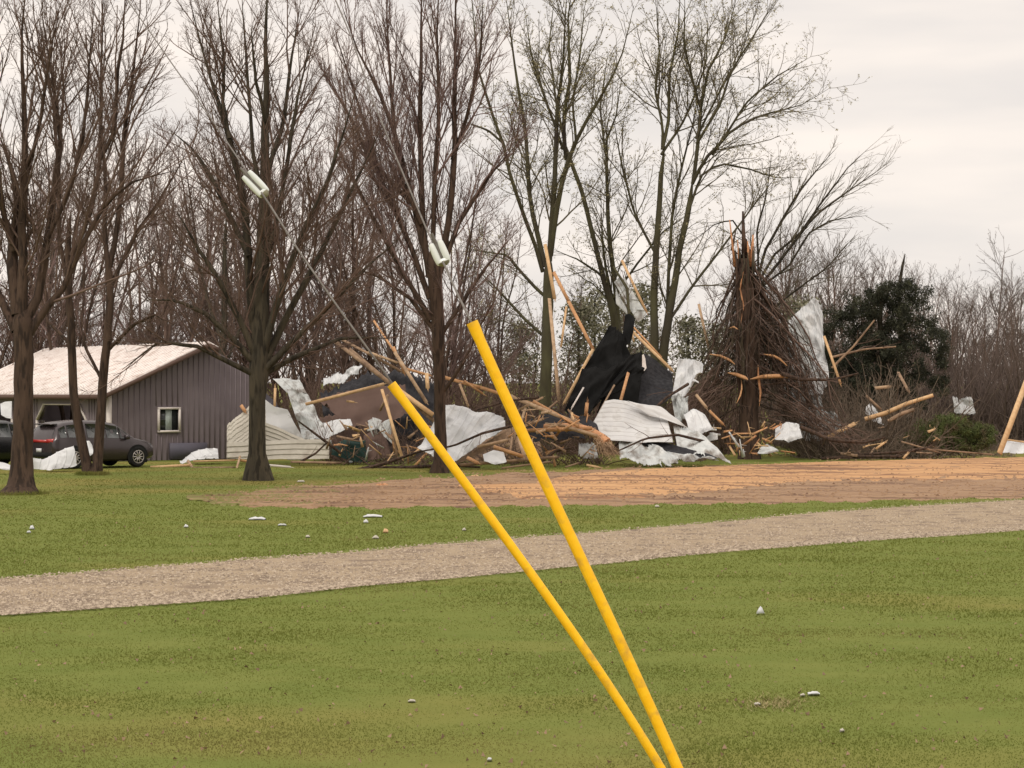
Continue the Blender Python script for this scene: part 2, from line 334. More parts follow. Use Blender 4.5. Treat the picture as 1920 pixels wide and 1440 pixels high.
lean = np.stack([rng.normal(size=m)*.6, rng.normal(size=m)*.6, np.ones(m)], 1)*hgt[:, None]
mb = MB(); mb.add(np.stack([pts-side, pts+side, pts+lean], 1), np.arange(m*3).reshape(m, 3))
tag(mb.build('lawn_grass', 'blade', origin=(0, 0, 0)), 'short green lawn grass on both sides of the gravel drive', 'grass', kind='stuff')
# ---- longer tufts round the trunk feet, and winter leaves and bits over the lawn
mb = MB(); rng = np.random.RandomState(15)
for bx, by, br in ((39, 930, .58), (166, 893, .36), (182, 893, .34), (484, 902, .44), (824, 888, .32), (1405, 860, .45)):
    c = G(bx, by-4); m = 520; a_ = rng.uniform(0, 6.28, m); rr_ = br*(.82+abs(rng.normal(size=m))*.22); p = np.stack([c[0]+np.cos(a_)*rr_, c[1]+np.sin(a_)*rr_, a_*0-.01], 1)
    s1 = np.stack([np.cos(a_+1.5), np.sin(a_+1.5), a_*0], 1)*.012; ln = np.stack([rng.normal(size=m)*.4, rng.normal(size=m)*.4, np.ones(m)], 1)*rng.uniform(.05, .14, (m, 1)); mb.add(np.stack([p-s1, p+s1, p+ln], 1), np.arange(m*3).reshape(m, 3))
tag(mb.build('grass_tufts', 'blade', origin=(0, 0, 0)), 'longer grass tufts around the feet of the trunks', 'grass', kind='stuff')
m = 2600; v = rng.uniform(0, 1, m); d = 1.0/(1/76.0+(1/13.8-1/76.0)*v**1.5); px = rng.uniform(-60, 1980, m); py = HY+H*F/d; k = ~((py > far_edge(px)) & (py < near_edge(px))); px, d = px[k], d[k]; m = len(px)
gxp = (px-CX)/F*d; p = np.stack([gxp, d, gz(gxp, d)+.016], 1); mb = MB(); leaves(rng, mb, p, .012, .045)
tag(mb.build('leaf_litter', 'wood_old', origin=(0, 0, 0)), 'small brown leaves and bits scattered over the lawn', 'leaves', kind='stuff')

# ---- loose stones on the drive
m = 42000; px = rng.uniform(-80, 2000, m); v = rng.uniform(0, 1, m)
v = np.where(rng.uniform(size=m) < .35, np.clip(rng.normal(.97, .05, m), 0, 1.05), v); py = far_edge(px)*(1-v)+near_edge(px)*v
d = H*F/(py-HY); gxp = (px-CX)/F*d; c = np.stack([gxp, d, gz(gxp, d)+.026], 1)
sz = rng.uniform(.006, .019, m)*rng.choice([1, 1, 1, 1.6], m)
o6 = np.array([(1, 0, 0), (-1, 0, 0), (0, 1, 0), (0, -1, 0), (0, 0, .8), (0, 0, -.8)], float)
V = c[:, None]+o6[None]*sz[:, None, None]*rng.uniform(.6, 1.3, (m, 6, 1))
fo = np.array([(0, 2, 4), (2, 1, 4), (1, 3, 4), (3, 0, 4)]); mb = MB(); mb.add(V, (np.arange(m)[:, None, None]*6+fo[None]).reshape(-1, 3))
tag(mb.build('gravel_stones', 'stone', origin=(0, 0, 0)), 'loose tan and grey gravel stones covering the driveway', 'gravel', kind='stuff')
# ---- clods on the soil
m = 5000; px = rng.uniform(380, 2000, m); v = rng.uniform(0, 1, m); py = dirt_top(px)*(1-v)+dirt_bot(px)*v
d = H*F/(py-HY); gxp = (px-CX)/F*d; c = np.stack([gxp, d, gz(gxp, d)+.08], 1); sz = rng.uniform(.012, .05, m)
V = c[:, None]+o6[None]*sz[:, None, None]*rng.uniform(.6, 1.3, (m, 6, 1)); mb = MB(); mb.add(V, (np.arange(m)[:, None, None]*6+fo[None]).reshape(-1, 3))
tag(mb.build('soil_clods', 'dirt', origin=(0, 0, 0)), 'brown clods lying over the scraped soil', 'soil', kind='stuff')

# ---------------------------------------------------------------- the house with garage
HB = math.radians(37); HC = G(205, 865); HC[2] = 0
uu = np.array((math.cos(HB), math.sin(HB), 0)); vv = np.array((-math.sin(HB), math.cos(HB), 0)); kk = np.array((0, 0, 1.))
def HP(a, b, z): return HC+uu*a+vv*b+kk*z     # a along the gable wall, b along the garage wall
def prism(mb, poly, o, ax, ay, n, t):
    """flat polygon (convex, 2D in ax,ay) with thickness t along n"""
    p = [o+ax*x+ay*y for x, y in poly]; q = [a+n*t for a in p]; k = len(p); c0 = sum(p)/k; c1 = sum(q)/k
    mb.add(p+q+[c0, c1], [(i, (i+1) % k, 2*k) for i in range(k)]+[((i+1) % k+k, i+k, 2*k+1) for i in range(k)])
    mb.add(p+q, [(i, i+k, (i+1) % k+k, (i+1) % k) for i in range(k)])
house = thing('house', HC, 'mauve grey metal sided house with pale roof and open garage bays', 'house')
GW, GL, EH, RH = 8.0, 14.0, 2.62, 4.40
# gable wall with window hole
wa, wb, wz0, wz1 = 2.03, 2.92, 1.10, 1.98
mb = MB()
prism(mb, [(0, 0), (wa, 0), (wa, wz0+3), (wa, EH+(RH-EH)*wa/(GW/2)), (0, EH)][:2]+[(wa, EH+(RH-EH)*wa/(GW/2)), (0, EH)], HC, uu, kk, vv, .15)
prism(mb, [(wa, 0), (wb, 0), (wb, wz0), (wa, wz0)], HC, uu, kk, vv, .15)
prism(mb, [(wa, wz1), (wb, wz1), (wb, EH+(RH-EH)*wb/(GW/2)), (wa, EH+(RH-EH)*wa/(GW/2))], HC, uu, kk, vv, .15)
prism(mb, [(wb, 0), (GW/2, 0), (GW/2, RH), (wb, EH+(RH-EH)*wb/(GW/2))], HC, uu, kk, vv, .15)
prism(mb, [(GW/2, 0), (6.2, 0), (6.2, EH+(RH-EH)*(GW-6.2)/(GW/2)), (GW/2, RH)], HC, uu, kk, vv, .15)
a = .12
while a < 6.1:
    zt = EH+(RH-EH)*min(a, GW-a)/(GW/2)-.04
    for z0, z1 in (((0, wz0-.09), (wz1+.09, zt)) if wa-.08 < a < wb+.08 else ((0, zt),)):
        mb.box(HP(a, -.012, z0), HP(a, -.012, z1), .035, .03, up=(0, 1, 0))
    a += .229
mb.build('gable_wall', 'wall', house)
mb = MB(); prism(mb, [(6.2, 0), (GW, 0), (GW, 1.3), (7.6, 1.7), (7.1, 2.3), (6.2, EH+.4)], HC+vv*.0, uu, kk, vv, .15)
for q in range(5): mb.box(HP(6.3+q*.229, -.012, 0), HP(6.3+q*.229, -.012, EH-.4), .035, .03, up=(0, 1, 0))
mb.build('torn_end_wall', 'wall_blue', house)
# garage wall: bays along b
bays = [(1.85, 6.3), (8.7, 12.6)]
mb = MB(); BT = 2.12
segs = [(0, bays[0][0]), (bays[0][1], bays[1][0]), (bays[1][1], GL)]
for s0, s1 in segs:
    prism(mb, [(s0+.15 if s0 == 0 else s0, 0), (s1, 0), (s1, EH), (s0+.15 if s0 == 0 else s0, EH)], HC, vv, kk, uu, .15)
    b = s0+.1
    while b < s1: mb.box(HP(-.012, b, 0), HP(-.012, b, EH-.03), .03, .035, up=(0, 1, 0)); b += .229
for b0, b1 in bays:
    prism(mb, [(b0, BT), (b1, BT), (b1, EH), (b0, EH)], HC, vv, kk, uu, .15)
    prism(mb, [(b0, BT), (b0, BT-.62), (b0+.62, BT)], HC, vv, kk, uu, .15)
    prism(mb, [(b1, BT), (b1-.62, BT), (b1, BT-.62)], HC, vv, kk, uu, .15)
mb.build('garage_wall', 'wall', house)
mb = MB()
prism(mb, [(0, 0), (GW, 0), (GW, EH), (0, EH)], HC+vv*GL, uu, kk, -vv, .15)
prism(mb, [(.15, 0), (GL-.15, 0), (GL-.15, EH), (3, EH), (1.2, 1.2), (.15, 1.0)], HC+uu*GW, vv, kk, -uu, .15); mb.build('rear_wall', 'wall', house)
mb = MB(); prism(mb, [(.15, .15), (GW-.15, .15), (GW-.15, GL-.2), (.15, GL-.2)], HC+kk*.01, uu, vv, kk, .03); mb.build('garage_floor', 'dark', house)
for b0, b1 in bays:
    f = MB(); o = -.035
    L_ = [(b0, 0), (b0, BT-.62), (b0+.62, BT), (b1-.62, BT), (b1, BT-.62), (b1, 0)]
    for (p0, z0), (p1, z1) in zip(L_[:-1], L_[1:]): f.box(HP(o, p0, z0), HP(o, p1, z1), .05, .11, up=tuple(uu))
    f.build('garage_opening_frame', 'trim', house)
    g = MB(); g.box(HP(1.6, b0+.5, 1.15), HP(1.6, b1-.2, 1.15), .06, .55, up=(0, 0, 1)); g.build('garage_door', 'trim', house)
# corner trim, roof, fascia
c = MB(); c.box(HP(-.03, -.03, 0), HP(-.03, -.03, EH-.06), .16, .16, up=tuple(uu)); c.build('corner_trim', 'trim', house)
mb = MB(); ov = .45
sl_ = (RH-EH)/(GW/2)
for side in (0, 1):
    e = HP(-ov, -ov, EH-ov*sl_+.06) if side == 0 else HP(4.4, -ov, RH-(4.4-GW/2)*sl_+.06)
    r = HP(GW/2, -ov, RH+.06); ax = r-e; prism(mb, [(0, 0), (1, 0), (1, GL+2*ov), (0, GL+2*ov)], e, ax, vv, kk, .07)
    for q in range(int((GL+2*ov)/.3)):
        b_ = q*.3+.1; mb.box(e+vv*b_+kk*.085, r+vv*b_+kk*.085, .035, .03)
rf = mb.build('roof', 'roof', house)
f = MB(); f.box(HP(-ov-.02, -ov, EH-ov*sl_+.0), HP(-ov-.02, GL+ov, EH-ov*sl_+.0), .04, .17, up=(0, 0, 1))
for s_ in (0, 1):
    e = HP(-ov, -ov-.02, EH-ov*sl_) if s_ == 0 else HP(4.4, -ov-.02, RH-(4.4-GW/2)*sl_); f.box(e, HP(GW/2, -ov-.02, RH), .04, .16, up=(0, 0, 1))
f.build('fascia', 'fascia', house)
# window
w = MB(); o = -.05
for a0, z0, a1, z1 in ((wa, wz0, wb, wz0), (wa, wz1, wb, wz1), (wa, wz0, wa, wz1), (wb, wz0, wb, wz1)):
    dx = .04 if z0 == z1 else 0; w.box(HP(a0-dx, o, z0), HP(a1+dx, o, z1), .09, .08 if dx else .08, up=(0, 0, 1) if dx else tuple(uu))
wn = w.build('window', 'trim', house)
g = MB(); g.box(HP(wa, .05, (wz0+wz1)/2), HP(wb, .05, (wz0+wz1)/2), .01, wz1-wz0, up=(0, 0, 1)); g.build('pane', 'glass', wn)
g = MB(); g.box(HP(2.49, .02, wz0+.03), HP(2.49, .02, wz1-.03), .26, .02, up=tuple(-vv)); g.build('curtain', 'curtain', wn)
# low dark hatch at the wall foot
g = MB(); g.box(HP(2.5, -.06, .34), HP(4.1, -.06, .34), .07, .62, up=(0, 0, 1)); g.build('cellar_hatch', 'wall_blue', house)

# ---------------------------------------------------------------- cars
def car(loc, yaw, paint, label, lscale=1.0, name='parked_car', pickup=False):
    t = thing(name, (0, 0, 0), label, 'car')
    # stations: x, z_bottom, z_belt, z_top, half width low, half width belt, half width top
    st = [(-2.10, .45, .88, .92, .70, .78, .70), (-2.05, .32, .95, 1.05, .84, .88, .76), (-1.85, .27, 1.0, 1.42, .89, .90, .66), (-1.55, .25, 1.0, 1.56, .90, .91, .64), (-.8, .22, .98, 1.62, .90, .92, .66),
          (0, .22, .96, 1.60, .90, .92, .66), (.55, .22, .95, 1.50, .90, .92, .66), (.95, .22, .95, 1.22, .90, .91, .72), (1.2, .22, .94, 1.02, .90, .90, .78), (1.7, .24, .86, .93, .89, .88, .74), (2.0, .30, .72, .80, .84, .80, .66), (2.1, .42, .60, .66, .66, .66, .55)]
    def ring(s):
        x, zb, zl, zt, wl, wb_, wt = s
        h = [(wl*.8, zb), (wl, zb+.10), (max(wl, wb_)+.01, zb+.3), (wb_, zl), (wt+.03, zt-.06 if zt-zl > .1 else zt-.02), (wt*.8, zt), (wt*.3, zt+.015)]
        return [(x*lscale, y, z) for y, z in h]+[(x*lscale, -y, z) for y, z in reversed(h)]
    R_ = [ring(s) for s in st]; n = len(R_[0]); V = np.array(R_).reshape(-1, 3); Fq = []
    for i in range(len(R_)-1):
        for j in range(n): Fq.append((i*n+j, i*n+(j+1) % n, (i+1)*n+(j+1) % n, (i+1)*n+j))
    mb = MB(); mb.add(V, Fq)
    for i in (0, len(R_)-1):
        c = V[i*n:(i+1)*n].mean(0); mb.add(np.vstack([V[i*n:(i+1)*n], c[None]]), [(j, (j+1) % n, n) for j in range(n)])
    mb.build('body', paint, t, smooth=False)
    A = V.reshape(len(R_), n, 3)
    def patch(i0, i1, j0, j1, off, a=(.06, .94), b=(.1, .92)):
        p = [A[i0, j0]*(1-a[0])+A[i1, j0]*a[0], A[i0, j0]*(1-a[1])+A[i1, j0]*a[1], A[i0, j1]*(1-a[1])+A[i1, j1]*a[1], A[i0, j1]*(1-a[0])+A[i1, j1]*a[0]]
        q = [p[0]*(1-b[0])+p[3]*b[0], p[1]*(1-b[0])+p[2]*b[0], p[1]*(1-b[1])+p[2]*b[1], p[0]*(1-b[1])+p[3]*b[1]]
        nn = np.cross(q[1]-q[0], q[3]-q[0]); nn /= np.linalg.norm(nn); c = sum(q)/4
        if np.dot(nn, c-np.array((0, 0, .9))) < 0: nn = -nn
        m_ = MB(); m_.add([x+nn*off for x in q]+[x-nn*.01 for x in q], [(0, 1, 2, 3), (4, 5, 6, 7), (0, 1, 5, 4), (1, 2, 6, 5), (2, 3, 7, 6), (3, 0, 4, 7)]); return m_
    for i0, i1 in ((2, 3), (3, 4), (4, 5), (5, 6), (6, 7)):
        patch(i0, i1, 3, 4, .012).build('side_window', 'glass', t); patch(i0, i1, n-4, n-5, .012).build('side_window', 'glass', t)
    patch(1, 2, 4, n-5, .02, a=(.12, .9), b=(.06, .94)).build('rear_window', 'glass', t)
    patch(6, 7, 4, n-5, .02, b=(.04, .96)).build('windscreen', 'glass', t)
    L1 = lscale
    for s_ in (1, -1):
        m_ = MB(); m_.box((-2.06*L1, s_*.42, .93), (-2.04*L1, s_*.80, .95), .10, .13); m_.build('tail_lamp', 'red', t)
        m_ = MB(); m_.box((1.98*L1, s_*.55, .70), (1.86*L1, s_*.82, .74), .1, .12); m_.build('headlamp', 'glass', t)
        m_ = MB(); m_.box((.78*L1, s_*.92, 1.02), (.78*L1, s_*1.10, 1.06), .12, .15); m_.build('wing_mirror', paint, t)
        for xw in (-1.28, 1.30):
            wx = xw*L1; an = np.linspace(0, 2*math.pi, 25)[:-1]
            ar = MB(); rr_ = [(wx+.42*math.cos(a), s_*.925, .36+.42*math.sin(a)) for a in an if .36+.42*math.sin(a) > .12]
            ar.add(rr_+[(wx, s_*.925, .36)], [(q, q+1, len(rr_)) for q in range(len(rr_)-1)]); ar.build('wheel_arch', 'tyre', t)
            w_ = MB(); ys = [(.72, .20), (.72, .33), (.76, .355), (.92, .355), (.955, .33), (.955, .235), (.93, .225)]
            V_ = np.array([[(wx+r*math.cos(a), s_*y, .355+r*math.sin(a)) for a in an] for y, r in ys]); k_ = 24
            w_.add(V_, [(i*k_+j, i*k_+(j+1) % k_, (i+1)*k_+(j+1) % k_, (i+1)*k_+j) for i in range(len(ys)-1) for j in range(k_)])
            wh = w_.build('wheel', 'tyre', t, smooth=True)
            r_ = MB()
            for q in range(10):
                a = q*2*math.pi/10; r_.box((wx, s_*.945, .355), (wx+.225*math.cos(a), s_*.945, .355+.225*math.sin(a)), .035, .02, up=(0, 1, 0))
            an2 = np.linspace(0, 2*math.pi, 25); pr = np.array([(wx+.22*math.cos(a), s_*.945, .355+.22*math.sin(a)) for a in an2]); r_.tubes(pr, np.full(25, .016), 5)
            r_.build('rim', 'rim', wh)
    m_ = MB(); m_.box((-2.09*L1, -.42, .93), (-2.09*L1, .42, .93), .05, .09); m_.build('tail_lamp_bar', 'red', t)
    m_ = MB(); m_.box((-2.13*L1, -.16, .62), (-2.13*L1, .16, .62), .02, .13); m_.build('number_plate', 'plate', t)
    m_ = MB(); m_.box((-2.10*L1, -.75, .47), (-2.10*L1, .75, .47), .10, .16); m_.build('bumper', 'tyre', t)
    m_ = MB(); m_.box((-1.86*L1, -.55, 1.50), (-1.86*L1, .55, 1.50), .22, .04); m_.build('spoiler', paint, t)
    t.location = tuple(float(c) for c in loc); t.rotation_euler = (0, 0, yaw)
    return t
cpos = P(172, 740, 73.6); cpos[2] = 0
car(cpos, math.radians(44), 'paint', 'dark brown SUV with red tail lamps parked by the garage', .98)
cpos = P(-12, 740, 74.5); cpos[2] = 0
car(cpos, math.radians(58), 'paint2', 'black car parked beyond the nearest tree at the photo edge', .98)

# ---------------------------------------------------------------- traced yard trees
T = traced_tree
T('maple_tree', 54, [[(38, 930, 100), (39, 915, 66), (40, 895, 54), (40, 850, 47), (38, 760, 42), (38, 660, 42), (35, 600, 44), (32, 560, 40)]],
  [[(34, 590, 30), (22, 500, 26), (25, 440, 22), (37, 383, 18), (20, 317, 14), (0, 260, 10)],
   [(38, 600, 30), (46, 480, 20), (43, 417, 18), (50, 333, 15), (50, 250, 13), (47, 167, 10), (43, 83, 8), (50, 0, 6), (55, -60, 4)],
   [(42, 610, 26), (70, 560, 20), (88, 450, 17), (105, 330, 14), (112, 260, 11), (104, 200, 8), (95, 130, 6), (78, 40, 5), (75, -30, 4)],
   [(45, 640, 22), (75, 590, 17), (120, 540, 14), (160, 450, 11), (200, 380, 9), (250, 340, 7), (330, 320, 5)],
   [(30, 620, 22), (0, 560, 17), (-40, 480, 14), (-90, 380, 9)],
   [(25, 470, 14), (5, 400, 12), (-5, 330, 10), (-20, 200, 7), (-10, 60, 5)],
   [(50, 330, 9), (75, 230, 8), (92, 120, 6), (110, 20, 4)],
   [(88, 450, 10), (130, 360, 9), (160, 250, 7), (170, 120, 5), (180, 0, 4)]],
  'bark', 'twig', LIMBS_A, 'thick trunked bare maple nearest the left, in front of the black car', 101, trunk_cfg=None, ws=.88)
T('maple_tree', 67.5, [[(168, 893, 34), (164, 880, 24), (155, 830, 22), (141, 740, 20), (136, 650, 19), (130, 560, 17), (127, 470, 14), (133, 400, 12)],
   [(180, 893, 34), (184, 880, 24), (190, 800, 22), (195, 720, 21), (204, 620, 19), (208, 540, 17), (205, 470, 15)]],
  [[(133, 480, 13), (157, 430, 12), (173, 383, 11), (187, 300, 10), (190, 187, 8), (190, 80, 6), (192, -20, 4)],
   [(187, 300, 9), (213, 250, 9), (222, 127, 8), (232, 60, 6), (234, -20, 4)],
   [(206, 500, 13), (222, 420, 12), (230, 333, 11), (233, 267, 10), (247, 167, 8), (260, 60, 6), (268, -20, 4)],
   [(204, 520, 12), (196, 430, 11), (196, 330, 9), (192, 240, 7)],
   [(130, 540, 11), (108, 440, 10), (112, 330, 8), (100, 200, 6), (110, 60, 4)],
   [(207, 540, 11), (250, 450, 9), (300, 380, 7), (350, 290, 5)],
   [(137, 650, 9), (90, 600, 7), (70, 520, 5)], [(200, 660, 9), (250, 610, 8), (290, 590, 6), (330, 610, 4)], [(195, 720, 8), (160, 650, 7), (150, 600, 5)]],
  'bark', 'twig', LIMBS_A, 'twin trunk bare maple in front of the dark brown SUV', 102, ws=.84)
T('maple_tree', 62.5, [[(484, 902, 62), (484, 890, 40), (483, 870, 34), (482, 800, 31), (483, 740, 31), (485, 700, 38), (487, 650, 35), (490, 560, 30), (495, 450, 27), (500, 380, 24), (500, 330, 18), (500, 240, 15), (503, 160, 11), (500, 80, 7), (505, 0, 5), (506, -60, 4)]],
  [[(483, 650, 19), (470, 560, 17), (465, 470, 16), (460, 400, 14), (447, 320, 12), (430, 260, 11), (412, 200, 9), (392, 140, 7), (370, 60, 5), (350, -20, 4)],
   [(430, 260, 8), (418, 190, 7), (418, 100, 6), (405, 0, 4)], [(466, 480, 11), (430, 400, 10), (400, 340, 9), (365, 280, 7), (320, 240, 5)],
   [(484, 680, 15), (450, 600, 12), (410, 520, 10), (365, 450, 8), (330, 390, 5)], [(486, 690, 14), (440, 640, 11), (390, 590, 9), (330, 560, 7), (270, 560, 4)],
   [(482, 705, 12), (430, 680, 10), (370, 650, 8), (300, 640, 6), (230, 690, 4)],
   [(490, 690, 17), (530, 610, 14), (590, 500, 11), (640, 400, 9), (690, 300, 6), (725, 230, 4)], [(492, 670, 16), (520, 560, 13), (560, 450, 11), (610, 350, 8), (650, 230, 5), (670, 140, 4)],
   [(490, 700, 14), (550, 640, 12), (620, 570, 9), (690, 500, 7), (745, 450, 4)], [(488, 705, 12), (560, 670, 10), (640, 640, 7), (730, 640, 4)],
   [(495, 500, 12), (520, 410, 10), (540, 300, 8), (560, 180, 6), (590, 60, 4)], [(500, 330, 10), (530, 240, 8), (545, 130, 6), (560, 20, 4)],
   [(500, 400, 9), (475, 300, 8), (465, 180, 6), (455, 60, 5), (450, -20, 3)], [(500, 230, 8), (480, 150, 6), (470, 50, 4)]],
  'bark_dark', 'twig', LIMBS_A, 'bare maple with a straight dark trunk beside the collapsed cream siding', 103,
  trunk_cfg=[lv(1.6, .75, 1.8, 3.4, 8, .05, .06, .5, .010, t0=.26, t1=.95)]+LIMBS_A[1:])
T('maple_tree', 69, [[(824, 888, 40), (824, 876, 26), (824, 800, 22), (822, 700, 22), (819, 620, 25), (816, 560, 26), (814, 500, 28), (812, 450, 22)]],
  [[(806, 520, 14), (793, 430, 12), (790, 330, 11), (789, 233, 10), (790, 133, 8), (790, 0, 6), (792, -50, 4)],
   [(818, 520, 15), (838, 440, 13), (846, 360, 12), (850, 300, 11), (848, 217, 10), (851, 117, 8), (853, 0, 6), (856, -50, 4)],
   [(808, 520, 13), (778, 400, 11), (760, 320, 10), (747, 267, 9), (710, 167, 7), (670, 90, 5), (640, 0, 4)],
   [(806, 560, 12), (765, 450, 10), (720, 350, 8), (690, 250, 7), (655, 150, 5), (625, 50, 4)], [(808, 600, 12), (760, 520, 9), (710, 430, 8), (665, 340, 6), (620, 250, 4)],
   [(812, 450, 10), (815, 330, 9), (822, 200, 7), (818, 60, 5), (822, -30, 4)], [(822, 520, 11), (860, 420, 9), (893, 367, 8), (937, 307, 5), (970, 270, 4)],
   [(823, 745, 8), (852, 705, 7), (872, 670, 6), (905, 600, 5), (930, 560, 4)], [(790, 420, 9), (750, 330, 8), (735, 220, 7), (725, 90, 5), (720, -20, 4)],
   [(820, 640, 9), (870, 560, 8), (910, 500, 6), (950, 450, 4)], [(815, 620, 10), (770, 560, 8), (710, 520, 6), (650, 500, 4)], [(848, 300, 8), (880, 210, 7), (900, 100, 5), (905, 0, 4)],
   [(770, 380, 8), (700, 300, 7), (650, 200, 5), (600, 120, 4)]],
  'bark', 'twig_red', [lv(2.8, .42, 1.8, 3.6, 8, .08, .05, .6, .010, t0=.05), lv(4.2, .42, .9, 2.0, 6, .08, .08, .65, .0075), lv(5.6, .45, .45, 1.2, 4, .06, .11, .7, .006), lv(5.4, .5, .3, .8, 3, .05, .13, .8, .0048)],
  'many stemmed reddish bare maple beside the lower yellow guard', 104, trunk_cfg=[lv(2.2, .95, 1.2, 2.6, 7, .03, .08, .4, .009, t0=.35)]+LIMBS_A[1:])
T('young_tree', 86, [[(414, 856, 26), (415, 840, 19), (416, 760, 17), (414, 680, 15), (418, 600, 12), (420, 500, 9), (424, 400, 6)]],
  [[(416, 740, 7), (400, 690, 6), (385, 640, 4)], [(416, 700, 8), (445, 630, 6), (470, 560, 4)], [(416, 640, 7), (390, 560, 6), (370, 480, 4)]],
  'bark_dark', 'twig', LIMBS_A, 'slim bare tree at the house gable between window and siding', 105, trunk_cfg=[lv(2.2, .7, 1.2, 2.8, 6, .05, .08, .5, .009, t0=.3)]+LIMBS_A[1:])
T('budding_tree', 85, [[(1022, 858, 38), (1022, 840, 32), (1022, 760, 30), (1025, 680, 28), (1026, 600, 27), (1028, 520, 25), (1028, 470, 24)]],
  [[(1022, 500, 14), (1007, 433, 13), (996, 390, 12), (993, 350, 11), (990, 280, 10), (984, 230, 9), (970, 150, 7), (960, 70, 6), (948, -20, 4)],
   [(1018, 510, 11), (1003, 460, 10), (987, 417, 10), (957, 333, 9), (943, 270, 8), (915, 195, 7), (893, 120, 6), (885, 30, 5), (880, -30, 4)],
   [(1030, 490, 15), (1036, 400, 14), (1042, 300, 12), (1045, 200, 10), (1055, 130, 8), (1058, 40, 6), (1062, -30, 4)],
   [(1032, 480, 15), (1042, 410, 14), (1060, 317, 12), (1080, 265, 10), (1110, 210, 8), (1147, 150, 6), (1172, 90, 5), (1190, 10, 4)],
   [(1062, 300, 11), (1056, 250, 11), (1060, 200, 10), (1070, 150, 9), (1066, 33, 6), (1072, -30, 4)], [(1056, 280, 8), (1040, 230, 7), (1015, 160, 6), (996, 100, 5), (985, 20, 4)],
   [(1080, 265, 7), (1075, 190, 6), (1090, 100, 5), (1100, 0, 4)], [(1028, 560, 9), (985, 520, 8), (950, 480, 6), (880, 470, 4)], [(1030, 640, 8), (985, 600, 8), (935, 545, 6), (900, 510, 4)],
   [(945, 270, 6), (915, 245, 6), (890, 235, 4), (860, 225, 3)]],
  'bark_green', 'twig_green', LIMBS_B, 'tall budding tree with a thick dark trunk behind the splintered posts', 106, buds=True, spread=2.2, ws=.76)
T('budding_tree', 90, [[(1168, 700, 30), (1160, 640, 26), (1152, 590, 20), (1140, 545, 16), (1128, 500, 13), (1110, 433, 12), (1093, 367, 11), (1070, 300, 10), (1055, 250, 8)], [(1170, 862, 36), (1170, 760, 32), (1166, 680, 30)]],
  [[(1162, 650, 17), (1155, 540, 14), (1145, 470, 13), (1140, 433, 12), (1138, 333, 9), (1135, 267, 8), (1155, 220, 6), (1170, 120, 4)], [(1136, 290, 6), (1125, 200, 5), (1140, 100, 4)],
   [(1160, 610, 10), (1140, 520, 8), (1128, 440, 6), (1125, 375, 3)], [(1155, 580, 9), (1130, 520, 7), (1085, 490, 5), (1040, 470, 3)], [(1148, 560, 8), (1190, 500, 6), (1240, 440, 5), (1300, 400, 3)],
   [(1055, 250, 7), (1040, 180, 6), (1030, 90, 5), (1040, 0, 4)]],
  'bark_green', 'twig_green', LIMBS_B, 'leaning forked budding tree directly behind the black membrane', 107, buds=True, ws=.72)
T('budding_tree', 88, [[(1228, 862, 30), (1226, 760, 28), (1225, 640, 24), (1222, 560, 21), (1226, 470, 18), (1230, 400, 16), (1233, 333, 14), (1242, 270, 12)],
   [(1240, 862, 32), (1240, 700, 30), (1245, 640, 26), (1257, 570, 22), (1266, 520, 19), (1273, 467, 18), (1290, 400, 16), (1300, 333, 14)]],
  [[(1242, 280, 11), (1253, 230, 10), (1254, 133, 8), (1270, 60, 6), (1272, -30, 4)], [(1242, 275, 9), (1244, 240, 8), (1227, 167, 7), (1237, 90, 5), (1230, -10, 4)],
   [(1240, 290, 9), (1275, 240, 7), (1300, 190, 6), (1325, 120, 5), (1330, 30, 4)],
   [(1300, 340, 12), (1310, 250, 11), (1313, 200, 10), (1328, 133, 8), (1352, 90, 7), (1373, 33, 5), (1385, -30, 4)],
   [(1298, 345, 11), (1320, 300, 10), (1343, 278, 9), (1373, 243, 8), (1430, 217, 6), (1500, 200, 4), (1557, 167, 3)],
   [(1306, 270, 9), (1325, 240, 8), (1350, 200, 7), (1373, 133, 6), (1417, 67, 5), (1457, 0, 4)], [(1335, 290, 8), (1370, 240, 7), (1400, 193, 6), (1457, 143, 5), (1523, 107, 3)],
   [(1313, 200, 8), (1299, 150, 7), (1285, 83, 6), (1285, -10, 4)], [(1250, 640, 10), (1254, 520, 10), (1260, 400, 9), (1278, 317, 7), (1298, 233, 6), (1310, 150, 4)],
   [(1290, 400, 8), (1315, 330, 7), (1350, 306, 6), (1407, 317, 5), (1457, 333, 4), (1507, 333, 3)], [(1226, 470, 8), (1190, 400, 7), (1165, 300, 6), (1150, 220, 4)],
   [(1305, 260, 7), (1340, 190, 6), (1385, 110, 5), (1420, 20, 4)], [(1256, 600, 9), (1300, 530, 8), (1340, 480, 7), (1400, 400, 5), (1470, 310, 3)]],
  'bark_green', 'twig_green', LIMBS_B, 'tall budding tree with two tight trunks right of the black membrane', 108, buds=True, spread=2.4, ws=.66)
